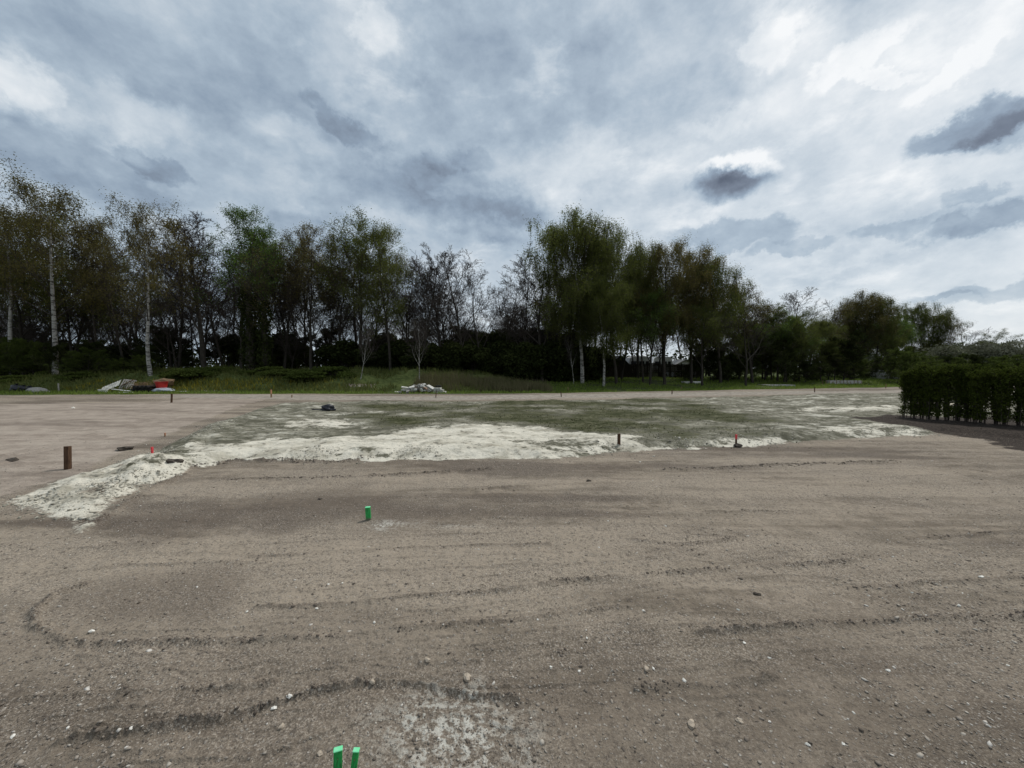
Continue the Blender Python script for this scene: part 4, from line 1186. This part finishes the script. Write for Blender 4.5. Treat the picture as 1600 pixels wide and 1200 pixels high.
# pale rocks behind the hedge
for px, py, sx, lb in ((1449, 640, .45, 'pale sandstone block lying behind the left part of the hedge'), (1490, 643, .3, 'smaller pale stone behind the middle of the hedge')):
    X, Y = gp(px, py, .2); Y += 1.2; X *= Y / (Y - 1.2)
    bm = bmesh.new(); lump(bm, sx, sx * .7, sx * .6, (0, 0, sx * .4), int(px), .18)
    o_ = bm_obj('boulder', bm, M['sandstone']); o_.location = (X, Y, tz(X, Y)); tag(o_, lb, 'boulder')

# ------------------------------------------------------------------ stakes and posts
def stake(name, px, py, h, wd, mat, label, cat='stake', group=None, z=0.0, tilt=(0, 0), rz=None, th=None, head=None, head_h=0.0, pos=None):
    X, Y = pos or on(px, py)
    root = thing(name, (X, Y, tz(X, Y)), 0, label, cat, group)
    root.rotation_euler = (tilt[0], tilt[1], prand.uniform(-.3, .3) if rz is None else rz)
    th = th or wd
    bm = bmesh.new()
    hb = h - head_h
    bx(bm, (wd, th, hb + .12), (0, 0, hb / 2 - .06), bevel=wd * .05)
    for v in bm.verts:
        if v.co.z > hb * .8: v.co.x *= .97; v.co.z += .06 * wd * math.sin(v.co.x * 190 + v.co.y * 140)
    bm_obj('shaft', bm, mat, root)
    if head:
        bm = bmesh.new(); bx(bm, (wd * 1.04, th * 1.04, head_h), (0, 0, hb + head_h / 2 + .002), bevel=wd * .06)
        bm_obj('painted_top' if head_h > .015 else 'cut_end', bm, head, root)
    return root
M['green_end'] = simple_mat('sunlit_sprayed_end', (0.10, 0.62, 0.26), 0.6, 0.3, 30, 0.3, col2=(0.22, 0.60, 0.36))  # paler stake tops: sunlight on the upper face put into the colour
stake('marker_stake', 576, 812, .172, .062, M['green_paint'], 'short green painted stake alone in the middle of the gravel yard', rz=.12, tilt=(0, -.05), th=.05, head=M['green_end'], head_h=.006)
# two leaning stakes at the bottom edge
for px, py, tx, ty, wd, th, rz, lb in ((528, 1172, .02, .03, .036, .024, .35, 'left of the two green stakes at the bottom edge with a slanted top'),
                               (556, 1174, .0, .14, .026, .022, .1, 'right of the two green stakes at the bottom edge leaning right')):
    X, Y = gp(px, py - 6, .34)
    stake('marker_stake', 0, 0, .34, wd, M['green_paint'], lb, tilt=(tx, ty), rz=rz, th=th, head=M['green_end'], head_h=.005, pos=(X - .34 * math.sin(ty), Y))
stake('wooden_post', 106, 733, .47, .086, M['wood_dark'], 'dark brown square post beside the dirt road on the left', 'post', tilt=(0, .03), th=.08, z=.14, rz=.1)
stake('wooden_post', 967, 695, .27, .062, M['wood_dark'], 'dark brown post stub standing in the white sand right of centre', 'post', th=.06, z=.2)
stake('marker_stake', 238, 712, .17, .034, M['red_paint'], 'red topped stake on the small sand heap beside the dirt road', z=.35, head=M['red_paint'], head_h=.11)
stake('marker_stake', 258, 682, .11, .03, M['wood_raw'], 'tiny orange topped stake at the road edge beyond the sand heap', z=.1, head=M['orange_paint'], head_h=.07)
stake('marker_stake', 1150, 697, .30, .036, M['wood_dark'], 'thin red topped stake in a dark clod on the sand right of centre', z=.15, head=M['red_paint'], head_h=.12)
X, Y = on(1150, 697); bm = bmesh.new(); lump(bm, .09, .08, .06, (0, 0, .02), 3, .3)
o_ = bm_obj('soil_clod', bm, simple_mat('dark_clod', (0.06, .05, .04), .95, .4, 20, .6)); o_.location = (X + .01, Y - .05, tz(X, Y)); tag(o_, 'dark soil clod round the foot of the thin red topped stake', 'clod')
for px, py, hpx, mt, hd_, lb in (
        (424, 621, 12, 'wood_raw', 'orange_paint', 'orange tinted survey stake where the path leaves the dirt road'),
        (681, 621, 11, 'wood_dark', None, 'dark survey stake on the path edge in front of the rubble'),
        (877, 620, 8, 'wood_dark', None, 'dark stub on the path edge below the dark wood'),
        (1050, 616, 7, 'wood_dark', None, 'short dark stub on the path edge below the weeping birches'),
        (1273, 613, 8, 'wood_dark', None, 'short dark stub on the right end of the path'),
        (92, 612, 13, 'stone_grey', None, 'thin pale pole on the grass left of the debris'),
        (268, 629, 14, 'wood_dark', None, 'thin dark rod at the far side of the dirt road'),
        (456, 621, 4, 'wood_raw', None, 'tiny pale peg on the path right of the orange tinted stake'),
        (888, 612, 7, 'wood_raw', None, 'pale peg in the grass beyond the path below the dark wood'),
        (1065, 610, 6, 'wood_raw', None, 'pale peg in the grass beyond the path below the bronze birches'),
        (1384, 607, 7, 'wood_raw', None, 'pale peg at the path end beside the hedge')):
    X, Y = on(px, py)
    h = hpx / 600 * Y
    stake('survey_stake', 0, 0, h, .055 if hpx < 12 else .075, M[mt], lb, 'stake', pos=(X, Y), head=M[hd_] if hd_ else None, head_h=h * .5 if hd_ else 0, tilt=(0, prand.uniform(-.08, .08)))

# white stones one can pick out on the gravel
for (px, py, s_) in [(143, 987, 8), (428, 1107, 7), (452, 1088, 7), (905, 1049, 5), (1533, 902, 7), (1498, 947, 7), (513, 913, 4), (535, 911, 3), (676, 912, 3), (386, 956, 5), (495, 951, 5), (585, 973, 5),
        (620, 952, 3), (840, 968, 3), (1153, 953, 4), (1163, 1005, 5), (1202, 1028, 4), (1388, 1048, 6), (1262, 1164, 6), (1318, 1163, 5), (1069, 1064, 7), (861, 1042, 4), (1021, 1045, 4), (1334, 1114, 4),
        (1545, 1135, 5), (205, 1138, 6), (20, 1151, 6), (106, 1137, 5), (1005, 954, 4), (917, 997, 3), (1575, 1040, 4), (1504, 927, 3), (1000, 722, 3), (1020, 751, 2.5), (1070, 791, 2.5), (950, 814, 3), (1040, 822, 3), (115, 638, 6), (1395, 870, 3), (1425, 926, 3)]:
    X, Y = on(px, py); r_ = s_ / 600 * math.hypot(Y, 2) * .44
    bm = bmesh.new(); lump(bm, r_ * prand.uniform(1, 1.4), r_ * prand.uniform(.7, 1), r_ * .55, (0, 0, r_ * .2), int(px), .35, 1)
    o_ = bm_obj('white_stone', bm, M['stone_white']); o_.location = (X, Y, tz(X, Y)); o_.rotation_euler.z = prand.uniform(0, 6)
    tag(o_, 'small bright white stone chip lying on the brown gravel', 'stone', 'white stone chips on the gravel')
for (px, py, s_, lb) in [(730, 1060, 13, 'largest tan stone beside the right end of the curved clod ridge'), (668, 1032, 9, 'round tan stone above the curved clod ridge'), (1080, 1133, 13, 'flat tan stone in the right foreground'), (440, 1046 + 90, 9, 'flat tan stone left of the two green stakes'),
                     (1010, 1046, 9, 'flat pale stone on the dark patch right of centre'), (1155, 1127, 9, 'grey angular stone in the right foreground'), (500, 1178, 8, 'pinkish flat stone just left of the two green stakes'), (582, 1062 + 4, 9, 'brown stone caught in the curved clod ridge')]:
    X, Y = on(px, py); r_ = s_ / 600 * math.hypot(Y, 2) * .4
    bm = bmesh.new(); lump(bm, r_ * 1.15, r_ * .8, r_ * .6, (0, 0, r_ * .25), int(px), .22, 2)
    o_ = bm_obj('stone', bm, M['stone_tan']); o_.location = (X, Y, tz(X, Y)); o_.rotation_euler.z = prand.uniform(0, 6); tag(o_, lb, 'stone')
for (px, py, s_, lb) in [(1183, 929, 9, 'black clod alone on the gravel right of centre'), (195, 703, 16, 'dark clod at the road side of the sand spit'), (272, 722, 18, 'large dark clod right of the red topped stake'), (20, 720, 14, 'flat dark clod on the dirt road at the left edge'), (920, 752, 7, 'grey clod near the upper edge of the gravel yard'), (500, 780, 6, 'small dark clod left of the lone green stake')]:
    X, Y = on(px, py); r_ = s_ / 600 * Y * .5
    bm = bmesh.new(); lump(bm, r_ * 1.2, r_ * .8, r_ * .5, (0, 0, r_ * .2), int(px), .35, 2)
    o_ = bm_obj('soil_clod', bm, bpy.data.materials['dark_clod']); o_.location = (X, Y, tz(X, Y)); tag(o_, lb, 'clod')

# black crumpled plastic sheet
X, Y = on(512, 641); u_ = Y / 600
root = thing('plastic_sheet', (X, Y, tz(X, Y)), 0, 'crumpled black plastic sheet lying on the rough plot', 'plastic sheet')
bm = bmesh.new(); lump(bm, 11 * u_, 7 * u_, 5.5 * u_, (0, 0, 2.5 * u_), 8, .3, 3)
bm_obj('crumpled_heap', bm, M['black_plastic'], root, True)
bm = bmesh.new(); bx(bm, (18 * u_, 5 * u_, .02), (-15 * u_, 0, .03), (0, .03, .1), .006)
bm_obj('loose_flap', bm, M['black_plastic'], root)

# ------------------------------------------------------------------ debris heap at the left
DY = 33.0
U = DY / 600.0
def dpos(px, py=611, dy=0.0):
    X, Y, _ = at(px, py, DY + dy)
    return X, Y, tz(X, Y)
x0, y0, z0 = dpos(178)
# corrugated panel leaning on a timber block
bm = bmesh.new()
nx, ny = 24, 8
vv = [[bm.verts.new(((i / nx - .5) * 1.55, (j / ny - .5) * .9, .018 * math.sin(i * 2.1))) for j in range(ny + 1)] for i in range(nx + 1)]
for i in range(nx):
    for j in range(ny): bm.faces.new((vv[i][j], vv[i + 1][j], vv[i + 1][j + 1], vv[i][j + 1]))
bmesh.ops.solidify(bm, geom=bm.faces[:], thickness=.02)
pn = bm_obj('roof_panel', bm, M['white_sheet']); pn.location = (x0 + .05, y0 - .3, z0 + .50); pn.rotation_euler = (R(36), R(-26), R(14))
tag(pn, 'dirty white corrugated panel leaning at a slant on the left debris heap', 'roof panel')
# pallet behind it
def pallet(loc, rot, lb, mat):
    root = thing('pallet', loc, 0, lb, 'pallet'); root.rotation_euler = rot
    for i in range(6):
        bm = bmesh.new(); bx(bm, (.10, .95, .025), (-.42 + i * .168, 0, .06), bevel=.004); bm_obj('slat', bm, mat, root)
    for j in (-.42, 0, .42):
        bm = bmesh.new(); bx(bm, (1.0, .09, .09), (0, j, 0), bevel=.004); bm_obj('bearer', bm, mat, root)
X, Y, Z = dpos(200, 611, .9); pallet((X, Y, Z + .50), (R(58), R(6), R(8)), 'grey slatted pallet tipped up behind the white panel', M['stone_grey'])
def plank(px, hpx, L, lb, mat, dy=0, rz=0.0, ry=0.0, size=(.14, .05), name='plank'):
    X, Y, Z = dpos(px, 611, dy); bm = bmesh.new(); bx(bm, (L, size[0], size[1]), bevel=.006)
    o_ = bm_obj(name, bm, M[mat]); o_.location = (X, Y, Z + hpx * U); o_.rotation_euler = (0, ry, rz); tag(o_, lb, 'plank')
plank(190, 4, 1.5, 'white board lying flat in front of the slanted panel', 'white_sheet', -.9, .1, .12)
plank(196, 1.2, 1.3, 'lower white board on the grass in front of the panel', 'white_sheet', -1.2, -.1, 0)
plank(225, 9, 1.9, 'dark timber across the top of the pipe stack', 'wood_dark', -.1, .08, .05)
plank(200, 12.5, 1.0, 'light lath sticking up behind the pallet', 'wood_raw', .8, .2, -.5)
for i, px in enumerate((156, 161, 166)):
    X, Y, Z = dpos(px, 611, -.7); root = thing('bucket', (X, Y, Z), 0, ('left', 'middle', 'right')[i] + ' one of three white buckets at the left end of the debris', 'bucket')
    bm = bmesh.new(); cone(bm, .10, .125, .24, (0, 0, .12), seg=16); bm_obj('body', bm, M['white_sheet'], root, False)
    bm = bmesh.new(); cone(bm, .135, .135, .03, (0, 0, .257), seg=16); bm_obj('rim', bm, M['white_sheet'], root, False)
for i in range(9):
    r0 = i % 5; row = i // 5
    X, Y, Z = dpos(214 + 6 * r0 + 3 * row, 611, -.4 + .1 * r0)
    bm = bmesh.new(); cone(bm, .15, .15, .8, (0, 0, 0), (R(90), 0, 0), 14)
    r_ = bmesh.ops.create_cone(bm, segments=14, radius1=.12, radius2=.12, depth=.84, cap_ends=True, matrix=Matrix.Rotation(R(90), 4, 'X'))
    o_ = bm_obj('drain_pipe', bm, M['black']); o_.location = (X, Y, Z + .15 + row * .26); o_.rotation_euler.z = prand.uniform(-.1, .1)
    tag(o_, 'short black pipe in the dark stack between pallet and red tub', 'pipe', 'black pipes in the debris')
# dry brushwood
wd = Wood(); rd = random.Random(4)
for i in range(220):
    x_, y_ = rd.gauss(0, .7), rd.gauss(0, .35); L = rd.uniform(.3, .9); a = rd.uniform(0, 6.28)
    z_ = max(.05, .75 * math.exp(-(x_ / .9) ** 2) * rd.random())
    wd.add([(x_, y_, z_), (x_ + math.cos(a) * L * .5, y_ + math.sin(a) * L * .3, z_ + .12), (x_ + math.cos(a) * L, y_ + math.sin(a) * L * .5, z_ + rd.uniform(-.05, .3))], [.018, .014, .006], 3)
v, q = wd.arrays(); X, Y, Z = dpos(228, 611, .7)
o_ = link('brushwood', make_mesh('brushwood', v, quads=q, mats=[M['wood_raw']])); o_.location = (X, Y, Z + .1); o_.scale.z = .8; tag(o_, 'tangle of dry brown brushwood on the debris heap', 'brushwood', kind='stuff')
# red tub
X, Y, Z = dpos(253, 611, .2); root = thing('tub', (X, Y, Z + .34), .2, 'red plastic tub standing on the grey wrapped bundle', 'tub')
bm = bmesh.new(); r_ = bmesh.ops.create_cone(bm, segments=20, radius1=.34, radius2=.44, depth=.50, cap_ends=False, matrix=Matrix.Translation((0, 0, .25))); bmesh.ops.solidify(bm, geom=bm.faces[:], thickness=.02)
cone(bm, .33, .33, .02, (0, 0, .02), seg=20); bm_obj('body', bm, M['red_plastic'], root)
bm = bmesh.new(); bmesh.ops.create_cone(bm, segments=20, radius1=.475, radius2=.475, depth=.04, cap_ends=False, matrix=Matrix.Translation((0, 0, .50))); bmesh.ops.solidify(bm, geom=bm.faces[:], thickness=.05); bm_obj('rim', bm, M['red_plastic'], root)
bm = bmesh.new(); lump(bm, .85, .55, .22, (0, 0, .15), 21, .16, 3); X, Y, Z = dpos(257, 611, -.1)
o_ = bm_obj('wrapped_bundle', bm, M['tarp_grey'], smooth=True); o_.location = (X, Y, Z); tag(o_, 'grey plastic wrapped bundle at the right end of the debris', 'bundle')
bm = bmesh.new(); lump(bm, .55, .4, .30, (0, 0, .25), 27, .3, 2); X, Y, Z = dpos(256, 611, 1.3)
o_ = bm_obj('rubble_heap', bm, M['wood_raw']); o_.location = (X, Y, Z + .75); o_.scale = (1.3, 1, 1.2); o_.location.z = Z + .25; tag(o_, 'brownish earth and twig lump rising behind the red tub', 'heap')
plank(286, 1.0, .75, 'small white slab lying on the grass right of the debris', 'concrete_light', -.2, .1, 0, (.35, .06), 'slab')
plank(171, -1.5, .4, 'tiny white offcut at the road edge below the debris', 'white_sheet', -2.4, .3, 0, (.12, .04), 'offcut')
# grit heap and black sacks far left
X, Y, Z = dpos(58, 612, -.2); bm = bmesh.new(); lump(bm, .85, .6, .42, (0, 0, .0), 12, .1, 3)
o_ = bm_obj('grit_heap', bm, M['gravel_heap']); o_.location = (X, Y, Z); tag(o_, 'low grey heap of grit at the road edge on the far left', 'heap')
for i, (px, s_) in enumerate(((27, .45), (38, .35), (47, .3))):
    X, Y, Z = dpos(px, 612, .5); root = thing('sack', (X, Y, Z), i, ('largest', 'middle', 'smallest')[i] + ' of three black sacks left of the grey grit heap', 'sack')
    bm = bmesh.new(); lump(bm, s_, s_ * .8, s_ * .75, (0, 0, s_ * .6), 40 + i, .18, 3); bm_obj('body', bm, M['black_plastic'], root, True)
    bm = bmesh.new(); cone(bm, .05, .12, .16, (0, 0, s_ * 1.35)); bm_obj('tied_neck', bm, M['black_plastic'], root)

# ------------------------------------------------------------------ rubble pile by the path
RY = 32.0
rd = random.Random(77)
protos = []
for i in range(6):
    bm = bmesh.new(); bx(bm, (rd.uniform(.18, .36), rd.uniform(.14, .22), rd.uniform(.08, .15)), bevel=.02)
    for v in bm.verts: v.co += Vector((rd.gauss(0, .018), rd.gauss(0, .018), rd.gauss(0, .014)))
    me = bpy.data.meshes.new('rubble_block'); bm.to_mesh(me); bm.free(); me.materials.append(M[('brick', 'stone_grey', 'concrete', 'concrete_light', 'concrete_light', 'stone_grey')[i]]); protos.append(me)
for i in range(90):
    px = rd.gauss(655, 12); px = min(max(px, 624), 680)
    X, Y, _ = at(px, 610, RY + rd.gauss(0, .35))
    top = 0.55 * math.exp(-((px - 656) / 15) ** 2) + .08
    o_ = link('rubble_block', protos[i % 6]); o_.location = (X, Y, tz(X, Y) + top * rd.random() ** .7 + .06)
    o_.rotation_euler = (rd.gauss(0, .5), rd.gauss(0, .5), rd.uniform(0, 3.1)); tag(o_, 'broken brick or stone lump in the rubble pile by the path', 'rubble', 'lumps of the rubble pile')
for i, (px, h, L, rz, ry, lb) in enumerate(((637, .75, 1.0, .2, .15, 'long pale slab across the left top of the rubble'), (636, .45, .9, -.1, .05, 'pale slab under the long one on the left of the rubble'), (660, 1.12, .55, .5, -.4, 'pale block tipped up on the summit of the rubble'),
        (673, .85, .7, -.4, .45, 'slab leaning on the right slope of the rubble'), (622, .12, .55, .3, .1, 'loose slab in the grass left of the rubble'), (645, .9, .7, .8, -.25, 'narrow slab slanting over the rubble'))):
    X, Y, _ = at(px, 610, RY - .2); bm = bmesh.new(); bx(bm, (L, .4, .09), bevel=.012)
    o_ = bm_obj('slab', bm, M['concrete_light']); o_.location = (X, Y, tz(X, Y) + h * .58); o_.rotation_euler = (.1, ry, rz); tag(o_, lb, 'slab')
# block stack at the right end
X, Y, _ = at(687, 610, RY - .2); Z = tz(X, Y)
for i in range(3):
    bm = bmesh.new(); bx(bm, (1.0 - i * .22, .7, .14), bevel=.015)
    o_ = bm_obj('concrete_block', bm, M['concrete_light'] if i != 1 else M['concrete']); o_.location = (X - i * .08, Y, Z + .09 + i * .15); tag(o_, ('bottom', 'middle', 'top')[i] + ' pale block of the stepped stack at the right end of the rubble', 'block')
bm = bmesh.new(); bx(bm, (.45, .45, .12), bevel=.03)
o_ = bm_obj('drum', bm, M['black']); o_.location = (X - .1, Y, Z + .09 + .46 + .04); tag(o_, 'dark box on top of the stepped block stack', 'box')

# ------------------------------------------------------------------ garden buildings behind the wood (right of centre)
FY = 54.0
# dark board fence: bays with posts
fx0 = at(905, 590, FY)[0]; fx1 = at(1100, 590, FY)[0]
n = 11
for i in range(n):
    xa = fx0 + (fx1 - fx0) * i / n; L = (fx1 - fx0) / n
    zb = tz(xa + L / 2, FY)
    root = thing('board_fence', (xa, FY, zb), 0, 'dark stained garden fence bay behind the birch trunks', 'fence', 'bays of the garden fence')
    bm = bmesh.new()
    for j in range(9): bx(bm, (L / 9 - .02, .03, 2.0 + .03 * math.sin(j * 7 + i)), ((j + .5) * L / 9, 0, 1.02), bevel=.004)
    bm_obj('boards', bm, M['fence_wood'], root)
    bm = bmesh.new(); bx(bm, (.11, .11, 2.2), (0, .09, 1.1), bevel=.008); bm_obj('post', bm, M['fence_wood'], root)
    for hz in (.35, 1.0, 1.7):
        bm = bmesh.new(); bx(bm, (L - .12, .04, .09), (L / 2 + .03, .045, hz), bevel=.004); bm_obj('rail', bm, M['fence_wood'], root)
def gable(px, top, wpx, Y, wallh, dpt, wall, roof, label, name, door=True):
    X, _, zt = at(px, top, Y); zb = tz(X, Y); W_ = wpx / 600 * Y; H = zt - zb; wallh = H * wallh
    root = thing(name, (X, Y, zb), 0, label, 'building')
    bm = bmesh.new()
    a = [(-W_ / 2, 0), (W_ / 2, 0), (W_ / 2, wallh), (0, H - .07), (-W_ / 2, wallh)]
    f0 = [bm.verts.new((x, 0, z)) for x, z in a]; f1 = [bm.verts.new((x, dpt, z)) for x, z in a]
    bm.faces.new(f0); bm.faces.new(f1[::-1])
    for i in range(5): bm.faces.new((f0[i], f1[i], f1[(i + 1) % 5], f0[(i + 1) % 5]))
    bmesh.ops.recalc_face_normals(bm, faces=bm.faces[:])
    bm_obj('wall', bm, wall, root)
    sl = math.atan2(H - wallh, W_ / 2); sl_l = math.hypot(W_ / 2, H - wallh) + .2
    for s in (-1, 1):
        bm = bmesh.new(); bx(bm, (sl_l, dpt + .4, .07), (s * (W_ / 4 + .06), dpt / 2, (H + wallh) / 2 - .0), (0, s * sl, 0), .006); bm_obj('roof', bm, roof, root)
    if door:
        bm = bmesh.new(); bx(bm, (.9, .05, 1.9), (W_ * .1, -.028, .97), bevel=.01); bm_obj('door', bm, M['fence_wood'], root)
        bm = bmesh.new(); bx(bm, (.7, .05, .7), (-W_ * .28, -.028, 1.5), bevel=.01); bm_obj('window', bm, M['glass'], root)
    return root
gable(926, 561, 30, 56.5, .74, 4, M['white_wall'], M['grey_roof'], 'small white gabled hut showing over the dark fence', 'garden_hut')
gable(969, 556, 38, 56, .45, 4, M['dark_cloth'], M['dark_cloth'], 'dark pitched canvas shelter beside the white hut', 'canvas_shelter', False)
def caravan(px, top, wpx, Y, label):
    X, _, zt = at(px, top, Y); zb = tz(X, Y); W_ = wpx / 600 * Y; H = zt - zb
    root = thing('caravan', (X, Y, zb), 0, label, 'caravan')
    bm = bmesh.new()
    prof = [(-.5, .28), (-.47, .24), (.47, .24), (.5, .30), (.48, .70), (.40, .93), (.33, .985), (-.30, .985), (-.40, .93), (-.49, .66)]
    f0 = [bm.verts.new((x * W_, 0, z * H)) for x, z in prof]; f1 = [bm.verts.new((x * W_, 2.1, z * H)) for x, z in prof]
    bm.faces.new(f0); bm.faces.new(f1[::-1])
    for i in range(len(prof)): bm.faces.new((f0[i], f1[i], f1[(i + 1) % len(prof)], f0[(i + 1) % len(prof)]))
    bmesh.ops.recalc_face_normals(bm, faces=bm.faces[:]); bmesh.ops.bevel(bm, geom=bm.edges[:], offset=.04, segments=2, affect='EDGES')
    bm_obj('body', bm, M['white_wall'], root, False)
    for cx_, w_ in ((-.27, .24), (.08, .22), (.32, .14)):
        bm = bmesh.new(); bx(bm, (W_ * w_, .04, H * .2), (W_ * cx_, -.022, H * .66), bevel=.015); bm_obj('window', bm, M['glass'], root)
    for cx_ in (-.08, .1):
        bm = bmesh.new(); cone(bm, .3, .3, .18, (W_ * cx_, .12, .30), (R(90), 0, 0), 18); bm_obj('wheel', bm, M['black'], root)
    bm = bmesh.new(); bx(bm, (W_ * .55, 1.2, .05), (-.05 * W_, 1.05, H * .985 + .027), bevel=.01); bm_obj('roof_box', bm, M['white_wall'], root)
caravan(1000, 556, 36, 57, 'white caravan showing between birch trunks right of the dark shelter')
caravan(1036, 557, 32, 58, 'second pale caravan further right behind the fence')
gable(1072, 562, 34, 59, .7, 4, M['white_wall'], M['grey_roof'], 'pale low shed half hidden by the olive trees', 'garden_shed')

# meadow furniture on the right
def flat_slab(name, px, py, wpx, dpt, h, mat, label, cat, Y=None, lift=0.0):
    X, Y_ = gp(px, py, .55) if Y is None else (at(px, py, Y)[0], Y)
    bm = bmesh.new(); bx(bm, (wpx / 600 * Y_, dpt, h), (0, 0, h / 2 + lift), bevel=.02)
    o_ = bm_obj(name, bm, mat); o_.location = (X, Y_, tz(X, Y_) - .02); tag(o_, label, cat); return o_
flat_slab('white_slab', 1081, 597, 28, .9, .22, M['concrete_light'], 'long pale slab lying at the wood edge on the meadow', 'slab', 44)
flat_slab('concrete_pad', 1213, 602, 44, 1.6, .20, M['concrete'], 'grey concrete pad in the meadow beyond the path', 'concrete pad', 43)
flat_slab('ditch_wall', 1318, 604, 52, .5, .42, M['concrete'], 'low dark concrete ditch wall in the meadow left of the hedge', 'wall', 47)
for i in range(12):
    X, Y, _ = at(1285 + i * 5.5, 604, 46.3)
    stake('picket', 0, 0, prand.uniform(.35, .6), .05, M['wood_raw'], 'thin picket in the row standing before the ditch wall', 'picket', 'pickets before the ditch wall', pos=(X, Y))
# arched stone shelter
X, Y, zt = at(1397, 578, 56); zb = tz(X, Y); W_ = 20 / 600 * Y; H = zt - zb
root = thing('arched_shelter', (X, Y, zb), 0, 'low arched shelter with black mouth at the left end of the hedge', 'shelter')
bm = bmesh.new(); k = 14; ring0, ring1 = [], []
for i in range(k + 1):
    a = math.pi * i / k
    ring0.append((-math.cos(a) * W_ / 2, math.sin(a) * H)); ring1.append((-math.cos(a) * (W_ / 2 - .22), math.sin(a) * (H - .22)))
for yv in (0, 3.0): pass
A = [[bm.verts.new((x, yv, z)) for x, z in ring0] for yv in (0, 3.0)]; B = [[bm.verts.new((x, yv, z)) for x, z in ring1] for yv in (0, 3.0)]
for i in range(k):
    bm.faces.new((A[0][i], A[1][i], A[1][i + 1], A[0][i + 1])); bm.faces.new((B[0][i], B[0][i + 1], B[1][i + 1], B[1][i]))
    bm.faces.new((A[0][i], A[0][i + 1], B[0][i + 1], B[0][i])); bm.faces.new((A[1][i], B[1][i], B[1][i + 1], A[1][i + 1]))
bm_obj('arch', bm, M['concrete'], root)
bm = bmesh.new(); bx(bm, (W_ - .5, .08, H - .3), (0, 2.6, (H - .3) / 2)); bm_obj('back_wall', bm, M['black'], root)
print('objects', len(bpy.data.objects))
